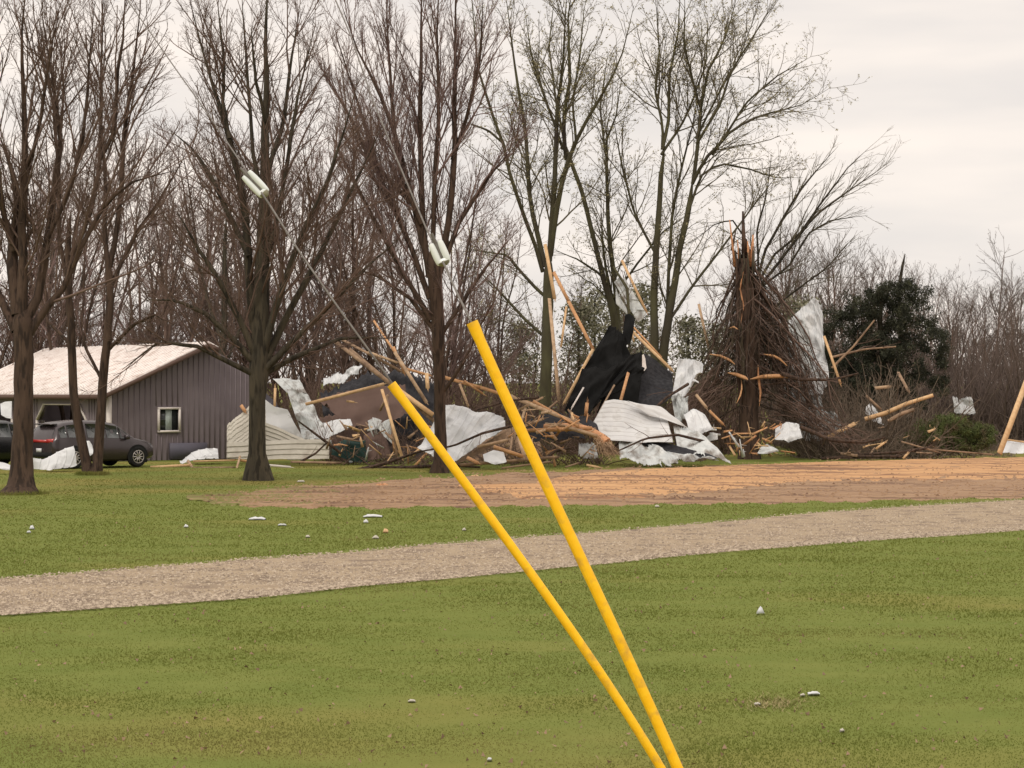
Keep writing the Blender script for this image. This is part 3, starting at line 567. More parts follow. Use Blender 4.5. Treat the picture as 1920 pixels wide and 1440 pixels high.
T('leaning_tree', 93, [[(1400, 862, 26), (1402, 760, 22), (1408, 660, 18), (1415, 580, 15), (1422, 520, 12)]],
  [[(1422, 520, 9), (1433, 473, 9), (1473, 400, 8), (1507, 350, 7), (1540, 310, 5), (1573, 273, 3)], [(1422, 530, 9), (1450, 480, 8), (1497, 443, 7), (1540, 383, 6), (1590, 317, 5), (1633, 277, 3)],
   [(1422, 540, 10), (1470, 480, 9), (1523, 407, 8), (1573, 370, 6), (1623, 333, 5), (1660, 307, 3)], [(1425, 540, 8), (1480, 500, 7), (1520, 433, 6), (1560, 412, 5), (1625, 403, 3)],
   [(1410, 620, 8), (1470, 560, 7), (1550, 500, 5), (1600, 440, 3)], [(1422, 520, 7), (1400, 450, 6), (1373, 410, 5), (1340, 420, 4), (1290, 455, 3)],
   [(1422, 520, 7), (1420, 430, 6), (1440, 360, 5), (1450, 290, 3)]],
  'bark_dark', 'twig_green', [lv(2.6, .38, 1.2, 3.0, 7, .02, .06, .5, .009, t0=.15), lv(3.4, .45, .5, 1.4, 5, .02, .09, .6, .006), lv(3.4, .5, .3, .8, 4, .0, .12, .6, .005)],
  'thin bare tree fanning to the right above the snapped trunk', 109, ws=.62)

# ---------------------------------------------------------------- the snapped tree with its hanging branches
rng = np.random.RandomState(31)
D = 83.0
st = thing('snapped_tree', P(1405, 858, D)*np.array((1, 1, 0)), 'snapped brown tree stub with torn orange wood and branches hanging to the ground', 'tree')
r = resample(np.array([[*P(x, y, D), w/2/F*D] for x, y, w in [(1405, 862, 46), (1405, 845, 37), (1404, 780, 36), (1402, 700, 40), (1400, 620, 42), (1397, 560, 36), (1394, 520, 32), (1393, 485, 22)]]), 18)
mb = MB(); mb.tubes(r[:, :3], r[:, 3], 12); mb.build('trunk', 'bark', st, smooth=True)
for (x0, y0, x1, y1, w, m_) in [(1388, 560, 1378, 470, 15, 'bark_dark'), (1402, 560, 1399, 448, 15, 'bark'), (1408, 560, 1412, 462, 12, 'bark'), (1383, 540, 1374, 455, 16, 'bark'), (1410, 540, 1414, 470, 12, 'bark_dark'), (1390, 500, 1386, 465, 14, 'bark_dark'), (1400, 520, 1404, 462, 14, 'split'), (1378, 500, 1368, 412, 13, 'split'), (1386, 500, 1383, 450, 10, 'split'), (1396, 500, 1393, 396, 12, 'bark'), (1404, 500, 1402, 452, 14, 'split'), (1409, 500, 1412, 440, 9, 'split'), (1372, 470, 1380, 430, 7, 'bark')]:
    mb = MB(); off = rng.uniform(-.1, .1); a = P(x0, y0, D+off); b = P(x1, y1, D+off*2); mb.box(a, b, w/F*D, .10, taper=.30, twist=rng.uniform(0, 1)); mb.build('torn_splinter', m_, st)
n = 260; K = 12; PT = np.empty((n, K, 3)); RT = np.empty((n, K))
for i in range(n):
    side = rng.uniform() < .64
    y0 = rng.uniform(470, 640) if rng.uniform() < .7 else rng.uniform(600, 760); x0 = 1396+rng.normal()*12; K_ = rng.uniform(.45, 1.0)
    if side: y1 = rng.uniform(600, 866); x1 = np.interp(y1, [600, 700, 860], [1450, 1500, 1615])-abs(rng.normal())*62
    else: y1 = rng.uniform(640, 860); x1 = rng.uniform(1262, 1395) if y1 > 740 else (rng.uniform(1300, 1390) if y1 > 690 else rng.uniform(1335, 1385))
    dd = rng.uniform(.2, 2.2) if rng.uniform() < .72 or y1 > 800 and abs(x1-1405) < 45 else rng.uniform(-1.8, -.2); wv = rng.normal(size=2)*15; ph = rng.uniform(0, 6)
    for k in range(K):
        t_ = k/(K-1); bow = math.sin(math.pi*t_)*(18 if side else -6)*rng.uniform(.6, 1.2)
        PT[i, k] = P(x0+(x1-x0)*t_**.9+bow*.9+wv[0]*math.sin(t_*4+ph)*t_, y0+(y1-y0)*t_**1.1-abs(bow)*.2+wv[1]*math.sin(t_*3+ph)*t_, D+dd*t_*1.2)+rng.normal(size=3)*.09*t_
    RT[i] = rng.choice([.018, .026, .014, .045, .012])*np.linspace(1, .3, K)
for i in range(0, 30):
    mb = MB(); mb.tubes(PT[i], RT[i]*1.5, 5); mb.build('broken_branch', ('bark', 'bark_dark', 'bark')[i % 3], st)
for lo_, hi_, m_ in ((30, 95, 'twig'), (95, 155, 'bark_dark'), (155, 210, 'bark'), (210, 260, 'twig_far')):
    mb = MB(); mb.tubes(PT[lo_:hi_], RT[lo_:hi_], 4)
    branches(rng, (PT[lo_:hi_], RT[lo_:hi_]), [lv(2.0, .6, .4, 1.5, 5, -.02, .13, .6, .007), lv(3.0, .7, .25, .8, 4, -.02, .16, .6, .005)], mb)
    mb.build('hanging_branches', m_, st)
# loose strips of bark and wood down the stub
for i in range(26):
    y0 = rng.uniform(470, 700); x0 = 1396+rng.normal()*13; L_ = rng.uniform(30, 130); q = np.array([P(x0+rng.normal()*2, y0+L_*t_, D-.42-.05*rng.uniform()) for t_ in (0, .33, .66, 1)])
    mb = MB(); mb.tubes(q, np.array([.02, .05, .045, .01])*rng.uniform(.6, 1.2), 5); mb.build('bark_strip', ('bark', 'bark_dark', 'bark', 'split' if i in (3, 15) else 'bark_dark')[i % 4], st)
# low droopy spray to the left and the right of the stub
n = 60; PT = np.empty((n, 8, 3)); RT = np.empty((n, 8))
for i in range(n):
    if i % 2: x0, y0, x1, y1 = 1360+rng.normal()*20, rng.uniform(690, 740), rng.uniform(1190, 1300), rng.uniform(760, 860)
    else: x0, y0, x1, y1 = 1460+rng.normal()*30, rng.uniform(720, 800), rng.uniform(1540, 1640), rng.uniform(810, 862)
    dd = rng.uniform(-3.2, -.6)
    for k in range(8):
        t_ = k/7; PT[i, k] = P(x0+(x1-x0)*t_, y0+(y1-y0)*t_**1.3, D+dd*t_)+rng.normal(size=3)*.04
    RT[i] = rng.choice([.02, .014, .03])*np.linspace(1, .3, 8)
mb = MB(); mb.tubes(PT, RT, 4); branches(rng, (PT, RT), [lv(2.2, .5, .4, 1.1, 4, -.02, .1, .6, .006), lv(2.2, .6, .2, .6, 3, 0, .14, .6, .005)], mb); mb.build('drooping_sprays', 'twig', st)
for pts, w in (([(1365, 699), (1380, 702), (1398, 709), (1402, 712)], 9), ([(1407, 711), (1430, 706), (1460, 705), (1478, 708)], 10), ([(1390, 712), (1391, 728), (1388, 742), (1381, 756)], 4), ([(1330, 664), (1350, 667), (1368, 675), (1378, 683)], 6), ([(1432, 664), (1450, 667), (1462, 673), (1476, 686)], 6), ([(1366, 616), (1376, 613), (1384, 618)], 5)):
    r = resample(np.array([[*P(x, y, D-.45-.2*i), w/2/F*D*(.8 if 0 < i < len(pts)-1 else .2)] for i, (x, y) in enumerate(pts)]), 9)
    mb = MB(); mb.tubes(r[:, :3], r[:, 3], 6, cap=True); mb.build('torn_limb_end', 'wood', st, smooth=True)

# ---------------------------------------------------------------- crumpled sheets and panels
def sheet(name, m, top, bot, label=None, cat=None, nu=36, nv=18, crump=.03, prof=None, per=.12, pamp=.012, thick=.012, rag=0.0, seed=1, parent=None, group=None, along='v', fold=None):
    rng = np.random.RandomState(seed)
    if prof == 'lap': nv = 130
    else: nu, nv = nu*2, nv*2
    if not prof and m in ('white', 'torn') and name in ('metal_sheet', 'roof_panel') and nu >= 40: prof, per, pamp, along, nu = 'rib', .30, .022, 'u', 170
    def pl(pts, k):
        a = np.array([P(*p) for p in pts]); s_ = np.concatenate([[0], np.cumsum(np.linalg.norm(np.diff(a, axis=0), axis=1))]); t = np.linspace(0, s_[-1], k)
        return np.stack([np.interp(t, s_, a[:, i]) for i in range(3)], 1)
    A, B = pl(top, nu), pl(bot, nu); v = np.linspace(0, 1, nv)[:, None, None]
    if rag:
        dirv = nrm(B-A); A = A+dirv*rng.normal(size=(nu, 1))*rag; B = B+dirv*rng.normal(size=(nu, 1))*rag
    Q = A[None]*(1-v)+B[None]*v
    du = np.gradient(Q, axis=1); dv = np.gradient(Q, axis=0); Nn = nrm(np.cross(du, dv)); Nn = np.where((Nn[..., 1:2] > 0), -Nn, Nn)
    lu = np.cumsum(np.linalg.norm(du, axis=2), 1); lw = np.cumsum(np.linalg.norm(dv, axis=2), 0)
    tri = lambda q: np.abs((q % 2.0)-1.0)*2-1
    off = lu*0
    for z_ in range(4):
        an_ = rng.uniform(0, math.pi); fr_ = rng.uniform(.5, 1.0)*(1.0+.8*z_); off = off+tri((lu*math.cos(an_)+lw*math.sin(an_))*fr_+rng.uniform(0, 2))/(1+.55*z_)
    off = crump*off
    if prof: c_ = lw if along == 'v' else lu; ph = (c_/per) % 1.0; off = off+(pamp*ph-(ph > .84)*pamp*1.6 if prof == 'lap' else pamp*((ph < .18)*1.0))
    Q = Q+Nn*off[..., None]; Qb = Q-Nn*thick
    n0 = nu*nv; idx = np.arange(n0).reshape(nv, nu); a, b, c, d_ = idx[:-1, :-1].ravel(), idx[:-1, 1:].ravel(), idx[1:, 1:].ravel(), idx[1:, :-1].ravel()
    mb = MB(); f = [np.stack([a, d_, c, b], 1), np.stack([a, b, c, d_], 1)+n0]
    for e in (idx[0], idx[-1], idx[:, 0], idx[:, -1]): f.append(np.stack([e[:-1], e[1:], e[1:]+n0, e[:-1]+n0], 1))
    mb.add(np.concatenate([Q.reshape(-1, 3), Qb.reshape(-1, 3)]), np.vstack(f))
    o = mb.build(name, m, parent)
    if label: tag(o, label, cat, group)
    return o
SH = sheet
# left group
SH('metal_sheet', 'white', [(58, 858, 70), (80, 861, 70), (108, 848, 70.3), (138, 838, 70.5)], [(58, 879, 70), (90, 879, 69.6), (120, 874, 69.6), (146, 868, 70)], 'crumpled white metal sheet on the lawn behind the nearest trunk', 'metal sheet', crump=.06, seed=3)
SH('metal_sheet', 'white', [(156, 829, 70.6), (166, 828, 70.6), (172, 840, 70.6)], [(160, 858, 70.2), (168, 856, 70.2), (176, 852, 70.2)], 'small white metal scrap caught between the twin trunks', 'metal sheet', crump=.05, nu=14, nv=10, seed=4)
SH('metal_sheet', 'white', [(-10, 863, 68), (10, 868, 68), (24, 873, 68)], [(-10, 874, 67.7), (10, 878, 67.5), (24, 879, 67.5)], 'pale metal strip on the grass at the photo edge left of the nearest trunk', 'metal sheet', crump=.03, nu=12, nv=6, seed=5)
SH('metal_sheet', 'white', [(0, 757, 76.5), (9, 753, 76.5), (22, 752, 76.5)], [(2, 778, 76.3), (12, 784, 76.3), (22, 785, 76.3)], 'bent white sheet leaning over the black car', 'metal sheet', crump=.04, nu=12, nv=10, seed=6)
SH('metal_sheet', 'white', [(336, 862, 77), (362, 848, 77.5), (408, 841, 78)], [(338, 866, 76.6), (370, 864, 76.6), (410, 861, 76.6)], 'low white sheet on the ground under the gable window', 'metal sheet', crump=.05, seed=7)
SH('siding_panel', 'siding', [(425, 796, 78), (452, 776, 78.2), (470, 760, 78.6), (497, 748, 79)], [(425, 858, 77), (450, 842, 77.2), (475, 826, 77.5), (512, 822, 78)], 'cream lap siding gable panel leaning behind the straight dark trunk', 'siding panel', prof='lap', per=.2, pamp=.02, nu=60, nv=40, crump=.06, rag=.015, seed=8)
SH('siding_panel', 'siding_w', [(496, 748, 78), (514, 762, 77.8), (539, 768, 77.6)], [(498, 795, 77.6), (530, 812, 77.4), (571, 826, 77.2)], 'white folded siding wedge above the fallen cream wall', 'siding panel', crump=.05, seed=9)
SH('siding_panel', 'siding', [(497, 792, 76.8), (520, 800, 76.8), (545, 812, 76.8), (574, 824, 76.8)], [(497, 838, 76.6), (520, 838, 76.6), (545, 838, 76.6), (576, 836, 76.6)], 'slanting ribbed cream siding strip over the fallen wall', 'siding panel', prof='lap', per=.16, pamp=.03, nu=30, nv=40, crump=.02, seed=10)
SH('siding_panel', 'siding', [(425, 829, 76), (497, 827, 76), (560, 824, 76), (617, 824, 75.6)], [(425, 859, 75.8), (497, 862, 75.6), (560, 862, 75.6), (617, 860, 75.3)], 'long low cream siding wall lying on its side', 'siding panel', prof='lap', per=.21, pamp=.028, nu=60, nv=44, crump=.015, seed=11)
SH('metal_sheet', 'torn', [(512, 712, 79.5), (540, 708, 79.5), (562, 712, 79.5)], [(538, 736, 79), (552, 732, 79), (575, 736, 79)], 'curled grey sheet top flap above the twisted column of wrap', 'metal sheet', crump=.06, nu=20, nv=10, seed=12)
SH('house_wrap', 'torn', [(537, 728, 79), (556, 730, 79), (578, 735, 79)], [(568, 824, 77.6), (590, 826, 77.4), (612, 815, 77.6)], 'twisted white wrap hanging down behind the cream wall', 'house wrap', crump=.12, nu=20, nv=34, rag=.05, seed=13)
SH('metal_sheet', 'white', [(606, 795, 78), (630, 788, 78), (656, 783, 78)], [(590, 824, 77.4), (612, 822, 77.4), (662, 800, 77.6)], 'white bent sheet right of the twisted wrap', 'metal sheet', crump=.07, nu=22, nv=14, seed=14)
SH('metal_sheet', 'white', [(608, 712, 81), (650, 694, 81), (680, 686, 81)], [(606, 724, 80.6), (640, 716, 80.6), (672, 700, 80.6)], 'small pale sheet high in the branches over the beam', 'metal sheet', crump=.08, nu=22, nv=8, rag=.03, seed=15)
SH('metal_sheet', 'torn', [(706, 800, 77), (722, 788, 77), (734, 784, 77)], [(722, 818, 76.8), (736, 832, 76.8), (746, 836, 76.8)], 'grey triangular sheet behind the leaning truss leg', 'metal sheet', crump=.05, nu=16, nv=14, seed=16)
SH('metal_sheet', 'torn', [(690, 790, 77.5), (702, 784, 77.5), (716, 788, 77.5)], [(694, 804, 77.3), (706, 800, 77.3), (714, 796, 77.3)], 'curled white scrap in the dark hollow left of the leaning truss leg', 'metal sheet', crump=.06, nu=12, nv=8, seed=17)
SH('roof_panel', 'white', [(834, 763, 73.2), (870, 764, 73.4), (905, 770, 73.6), (946, 780, 74)], [(782, 840, 71.6), (808, 852, 71.3), (850, 866, 71.4), (948, 803, 73.0)], 'large bent white metal roof sheet behind the two yellow guards', 'roof panel', crump=.09, nu=50, nv=30, seed=18)
SH('roof_underside', 'wood_old', [(846, 868, 72.3), (880, 850, 72.6), (950, 806, 73.6)], [(850, 872, 72.2), (884, 858, 72.4), (950, 822, 73.4)], 'brown edge of decking under the large white roof sheet', 'decking', crump=.02, nu=20, nv=4, seed=19)
SH('metal_sheet', 'white', [(1282, 776, 77.8), (1300, 768, 78), (1322, 778, 77.6)], [(1290, 806, 77), (1312, 812, 77), (1338, 806, 77)], 'bright bent sheet between the peaked siding wall and the snapped tree foot', 'metal sheet', crump=.09, nu=20, nv=12, seed=63)
SH('metal_sheet', 'white', [(1455, 800, 81.4), (1475, 790, 81.6), (1498, 796, 81.4)], [(1452, 826, 81), (1478, 832, 81), (1505, 824, 81)], 'bright crumpled sheet just right of the snapped tree foot', 'metal sheet', crump=.10, nu=20, nv=12, seed=64)
SH('metal_sheet', 'white', [(905, 850, 71.8), (925, 842, 71.9), (944, 846, 71.8)], [(908, 864, 71.5), (928, 868, 71.4), (950, 862, 71.5)], 'small white sheet under the small orange triangle', 'metal sheet', crump=.06, nu=16, nv=8, seed=65)
# black membrane and slab behind it
mem = thing('roof_membrane', P(1140, 790, 80), 'torn black roof membrane draped high over the wreckage', 'roof membrane')
SH('drape', 'black', [(1142, 612, 80), (1156, 612, 80), (1168, 622, 80), (1172, 640, 80)], [(1090, 700, 79), (1110, 715, 79), (1150, 715, 79), (1205, 700, 79.6)], crump=.10, nu=24, nv=26, rag=.03, seed=20, parent=mem)
SH('drape', 'black', [(1092, 694, 79), (1110, 690, 79), (1150, 690, 79), (1204, 655, 79.8), (1208, 690, 79.8)], [(1058, 768, 77.5), (1080, 790, 77.5), (1108, 778, 77.5), (1128, 745, 78), (1202, 712, 79)], crump=.12, nu=34, nv=24, rag=.03, seed=21, parent=mem)
SH('drape', 'black', [(1172, 588, 80.5), (1182, 586, 80.5), (1190, 592, 80.5)], [(1166, 640, 80), (1180, 645, 80), (1190, 612, 80)], crump=.05, nu=10, nv=14, seed=22, parent=mem)
SH('drape', 'black', [(1130, 740, 78.4), (1170, 712, 78.8), (1205, 690, 79.2)], [(1118, 775, 78.2), (1160, 765, 78.4), (1196, 760, 78.6)], crump=.06, nu=20, nv=10, seed=23, parent=mem)
SH('shingle_roof', 'shingle', [(1206, 664, 80.6), (1232, 676, 80.8), (1262, 700, 81)], [(1172, 762, 79), (1225, 766, 79), (1262, 740, 79.4)], 'dark shingled roof slab right of the black membrane', 'roof slab', prof='lap', per=.2, pamp=.006, nu=30, nv=40, crump=.06, seed=24)
SH('torn_trim', 'trim', [(1204, 666, 79.3), (1207, 664, 79.3), (1210, 672, 79.3)], [(1204, 694, 79.2), (1208, 696, 79.2), (1212, 690, 79.2)], 'short white curved trim on the edge of the black membrane', 'trim', crump=.01, nu=6, nv=8, seed=25)
SH('siding_panel', 'siding_w', [(1134, 752, 76.2), (1150, 750, 76.4), (1176, 752, 76.6), (1216, 768, 76.8), (1248, 772, 77)], [(1112, 792, 75.4), (1124, 808, 75.2), (1140, 824, 75), (1200, 830, 75), (1262, 830, 75.2)], 'white lap siding wall with a peaked top below the black membrane', 'siding panel', prof='lap', per=.24, pamp=.012, nu=60, nv=50, crump=.025, seed=26)
SH('siding_panel', 'siding_w', [(1176, 752, 76.2), (1210, 758, 76.4), (1238, 764, 76.6)], [(1218, 780, 76.2), (1245, 786, 76.2), (1290, 800, 76.2)], 'thin white siding wedge on the slope above the peaked siding wall', 'siding panel', crump=.04, nu=24, nv=10, seed=27)
SH('house_wrap', 'torn', [(1160, 826, 75.2), (1200, 834, 75), (1240, 846, 74.8), (1280, 858, 74.6)], [(1162, 858, 74.4), (1200, 868, 74), (1260, 868, 74), (1345, 862, 74.4)], 'long torn white wrap lying along the bare soil', 'house wrap', crump=.09, nu=60, nv=14, rag=.05, seed=28)
SH('roof_panel', 'shingle', [(1190, 828, 75.4), (1250, 832, 75.4), (1290, 838, 75.4)], [(1240, 850, 74.9), (1300, 860, 74.7), (1345, 858, 74.9)], 'dark slab between the peaked siding wall and the long torn wrap', 'roof slab', crump=.03, nu=30, nv=8, seed=29)
SH('siding_panel', 'torn', [(1262, 800, 76.4), (1290, 800, 76.4), (1310, 815, 76.2)], [(1275, 850, 75), (1320, 858, 75), (1370, 860, 75.2)], 'grey twig covered panel left of the snapped tree foot', 'siding panel', crump=.08, nu=30, nv=20, rag=.04, seed=30)
SH('metal_sheet', 'white', [(1272, 675, 80), (1285, 672, 80), (1302, 676, 80), (1320, 678, 80)], [(1260, 742, 79), (1280, 745, 79), (1295, 735, 79), (1305, 715, 79)], 'upright crumpled white sheet between the dark slab and the snapped tree', 'metal sheet', crump=.10, nu=26, nv=22, rag=.02, seed=31)
SH('metal_sheet', 'torn', [(1258, 742, 78.6), (1275, 740, 78.6), (1290, 745, 78.6)], [(1268, 795, 78), (1280, 790, 78), (1290, 775, 78)], 'curved grey sheet in the drooping twigs left of the snapped tree', 'metal sheet', crump=.10, nu=20, nv=18, rag=.03, seed=32)
SH('metal_sheet', 'white', [(1478, 600, 86.5), (1500, 580, 86.5), (1526, 556, 86.5), (1538, 575, 86.5)], [(1485, 715, 85.5), (1515, 740, 85.5), (1540, 740, 85.5), (1552, 705, 85.5)], 'tall creased grey white sheet standing right of the snapped tree', 'metal sheet', crump=.13, nu=24, nv=36, rag=.03, seed=33)
SH('metal_sheet', 'torn', [(1470, 640, 86), (1490, 600, 86), (1510, 600, 86)], [(1470, 760, 85.5), (1500, 775, 85.5), (1545, 770, 85.5)], 'wide grey sheet behind the curtain of hanging branches', 'metal sheet', crump=.12, nu=24, nv=30, rag=.04, seed=34)
SH('metal_sheet', 'torn', [(1500, 775, 84.6), (1540, 770, 84.6), (1570, 775, 84.6)], [(1495, 820, 84), (1545, 826, 84), (1590, 822, 84)], 'flat pale sheet low in the twigs right of the snapped tree', 'metal sheet', crump=.10, nu=24, nv=14, rag=.04, seed=35)
SH('insulated_panel', 'torn', [(1152, 530, 84), (1160, 521, 84), (1172, 524, 84)], [(1196, 604, 83.4), (1206, 596, 83.4), (1212, 588, 83.4)], 'ribbed white panel with tan edge caught high in the leaning budding tree', 'panel', prof='rib', per=.5, pamp=.04, along='v', crump=.03, nu=20, nv=34, seed=36)
SH('insulated_panel', 'white', [(1154, 538, 84.2), (1154, 548, 84.2), (1156, 570, 84.2)], [(1172, 582, 84), (1180, 588, 84), (1192, 604, 84)], 'lower white flap of the panel caught in the leaning budding tree', 'panel', crump=.05, nu=16, nv=14, seed=37)
SH('metal_sheet', 'white', [(1786, 743, 95), (1800, 748, 95), (1822, 744, 95)], [(1790, 772, 94.8), (1808, 776, 94.8), (1830, 775, 94.8)], 'small bright white sheet standing behind the green shrub', 'metal sheet', crump=.07, nu=20, nv=14, rag=.03, seed=38)
SH('metal_sheet', 'white', [(1886, 824, 84), (1900, 828, 84), (1960, 834, 84)], [(1876, 849, 83), (1900, 850, 83), (1960, 850, 83)], 'white sheet on the ground beside the leaning pale post', 'metal sheet', crump=.03, nu=20, nv=8, seed=39)
SH('metal_sheet', 'white', [(1624, 762, 85), (1632, 755, 85), (1641, 765, 85)], [(1622, 775, 84.8), (1636, 790, 84.8), (1658, 798, 84.6)], 'small pale sheet under the peeled pole', 'metal sheet', crump=.05, nu=12, nv=10, seed=40)
SH('metal_sheet', 'torn', [(1425, 838, 80.4), (1438, 832, 80.4), (1452, 838, 80.4)], [(1420, 850, 80), (1440, 853, 80), (1460, 852, 80)], 'crumpled bluish white scrap at the right foot of the snapped tree', 'metal scrap', crump=.08, nu=14, nv=10, seed=41)
SH('metal_sheet', 'torn', [(1325, 820, 77.6), (1336, 812, 77.6), (1345, 815, 77.6)], [(1322, 832, 77.4), (1334, 828, 77.4), (1346, 826, 77.4)], 'short pale scrap in the twigs left of the snapped tree foot', 'metal scrap', crump=.05, nu=12, nv=8, seed=42)
SH('plywood_sheet', 'fascia', [(595, 748, 79.6), (640, 735, 79.8), (720, 722, 80), (760, 722, 80)], [(615, 762, 79.3), (650, 800, 79), (715, 800, 79), (765, 775, 79.3)], 'dark brown plywood underside below the long straight beam', 'plywood', crump=.05, nu=26, nv=16, rag=.03, seed=43)
SH('roof_panel', 'shingle', [(600, 735, 82), (680, 700, 82.5), (760, 700, 82.5), (830, 730, 82)], [(610, 800, 81), (680, 850, 80), (760, 856, 80), (850, 850, 80)], 'dark collapsed roof slab at the back of the left truss heap', 'roof slab', crump=.12, nu=40, nv=24, rag=.06, seed=60)
SH('wall_panel', 'fascia', [(580, 790, 81), (640, 776, 81), (700, 790, 81)], [(590, 858, 80), (640, 862, 80), (700, 862, 80)], 'dark brown wall piece behind the white bent sheet', 'wall panel', crump=.06, nu=26, nv=16, rag=.04, seed=61)
SH('roof_panel', 'wood_old', [(850, 810, 79), (930, 800, 79), (1010, 812, 79)], [(850, 862, 78), (930, 866, 78), (1020, 862, 78)], 'dark brown decking low behind the small orange triangle', 'roof slab', crump=.06, nu=30, nv=16, rag=.04, seed=62)
SH('tarp', 'green_d', [(620, 832, 76.8), (650, 822, 76.8), (685, 826, 76.8)], [(620, 858, 76.4), (655, 861, 76.4), (690, 861, 76.4)], 'dark green tarp heaped beside the end of the cream wall', 'tarp', crump=.16, nu=24, nv=14, seed=44)
SH('wall_board', 'fascia', [(682, 815, 77.6), (700, 808, 77.6), (722, 816, 77.6)], [(684, 862, 77), (705, 862, 77), (735, 860, 77)], 'dark red brown board leaning beside the green tarp', 'board', crump=.05, nu=14, nv=10, seed=45)
SH('roof_panel', 'shingle', [(960, 790, 75), (1010, 780, 75.4), (1050, 772, 75.6)], [(985, 830, 74.4), (1040, 826, 74.6), (1100, 820, 74.8)], 'dark shingled roof piece inside the splintered truss heap', 'roof slab', crump=.07, nu=26, nv=14, rag=.03, seed=46)
SH('house_wrap', 'torn', [(1086, 828, 75), (1100, 826, 75), (1118, 832, 75)], [(1084, 856, 74.6), (1104, 860, 74.6), (1122, 858, 74.6)], 'grey white wrap bundle under the broken trunk end', 'house wrap', crump=.12, nu=18, nv=14, rag=.04, seed=47)
SH('roof_membrane', 'shingle', [(1066, 770, 75.6), (1095, 778, 75.4), (1118, 795, 75.2)], [(1068, 800, 75), (1100, 806, 75), (1124, 815, 74.8)], 'curved grey bark like shell above the broken trunk end', 'roof membrane', crump=.08, nu=18, nv=14, seed=48)

# ---------------------------------------------------------------- lumber
def board(x0, y0, d0, x1, y1, d1, w, m='wood', label=None, name='lumber', t=.045, cat='board', parent=None, group=None, twist=None, seed=0, part=None):
    rr = random.Random(int(x0*7+y0*3+x1)); mb = MB(); m = 'wood_tan' if m.startswith('wood') and m != 'wood_old' and rr.random() < .4 and w < 10 else m; a = P(x0, y0, d0); b = P(x1, y1, d1)
    # a face-on plank with a splintered end
    wd = w*.78/F*(d0+d1)/2; mb.box(a, b, wd, t, up=(0, 1, 0), twist=(rr.uniform(-.35, .35) if twist is None else twist))
    dirv = (b-a)/np.linalg.norm(b-a)
    for q in range(3):
        o_ = np.array((rr.uniform(-.3, .3)*wd, .004*q, rr.uniform(-.3, .3)*wd)); mb.box(b+o_*.6-dirv*.05, b+dirv*rr.uniform(.05, .22)+o_, wd*.25, .02, taper=.15)
    o = mb.build(part or name, m, parent)
    if not parent: tag(o, label, cat, group)
    return o
B = board
B(573, 758, 78, 720, 720, 78.8, 7, 'wood_pale', 'long straight pale beam crossing behind the lower yellow guard top', t=.10, name='beam', cat='beam')
# big broken truss left of the guards
tr = thing('roof_truss', P(700, 860, 76), 'weathered roof truss collapsed behind the reddish maple and the lower guard', 'roof truss')
for q in [(628, 640, 78, 735, 722, 76.5, 9, 'wood_old'), (640, 636, 78.5, 760, 700, 77.5, 6, 'wood_old'), (655, 655, 78.2, 815, 790, 75, 10, 'wood_old'), (735, 722, 76.5, 812, 778, 75, 11, 'wood_pale'),
          (740, 660, 77, 800, 755, 75.6, 8, 'wood'), (690, 660, 78, 745, 680, 77.4, 6, 'wood'), (700, 600, 78.6, 760, 690, 77, 5, 'wood'), (756, 690, 77, 806, 704, 76, 6, 'wood')]: B(*q[:7], q[7], part='chord', parent=tr)
for q in [(716, 730, 76, 754, 858, 74.6, 7, 'wood_pale'), (724, 742, 76, 745, 856, 74.8, 5, 'wood_old'), (800, 700, 76, 802, 728, 75.6, 9, 'wood_pale'), (712, 770, 76, 728, 740, 76, 6, 'wood_old'), (738, 650, 77.5, 758, 700, 77, 5, 'wood')]: B(*q[:7], q[7], part='web', parent=tr)
for x, y in ((752, 676), (812, 780)):
    mb = MB(); c = P(x, y, 75.3); mb.box(c-(.1, 0, 0), c+(.1, 0, 0), .01, .14, up=(0, 1, 0)); mb.build('nail_plate', 'metal', tr)
# the bright truss arching across the centre
tr = thing('roof_truss', P(1000, 862, 74), 'bright orange roof truss arching behind the upper yellow guard', 'roof truss')
for q in [(828, 706, 75.5, 905, 728, 75, 8), (900, 726, 75, 1000, 758, 74.4, 8), (955, 742, 74.6, 1085, 795, 73.6, 9), (1000, 752, 74.4, 1085, 800, 73.5, 7), (870, 714, 75.2, 905, 738, 75, 5)]: B(*q, 'wood', part='chord', parent=tr)
for q in [(862, 720, 75.2, 878, 762, 74.6, 6), (972, 808, 74, 1110, 803, 73.6, 9), (1060, 800, 73.6, 1120, 818, 73.4, 9)]: B(*q, 'wood', part='web', parent=tr)
for x, y in ((863, 718), (1040, 764), (1087, 806)):
    mb = MB(); c = P(x, y, 73.3); mb.box(c-(.08, 0, .01), c+(.08, 0, .02), .01, .13, up=(0, 1, 0)); mb.build('nail_plate', 'metal', tr)
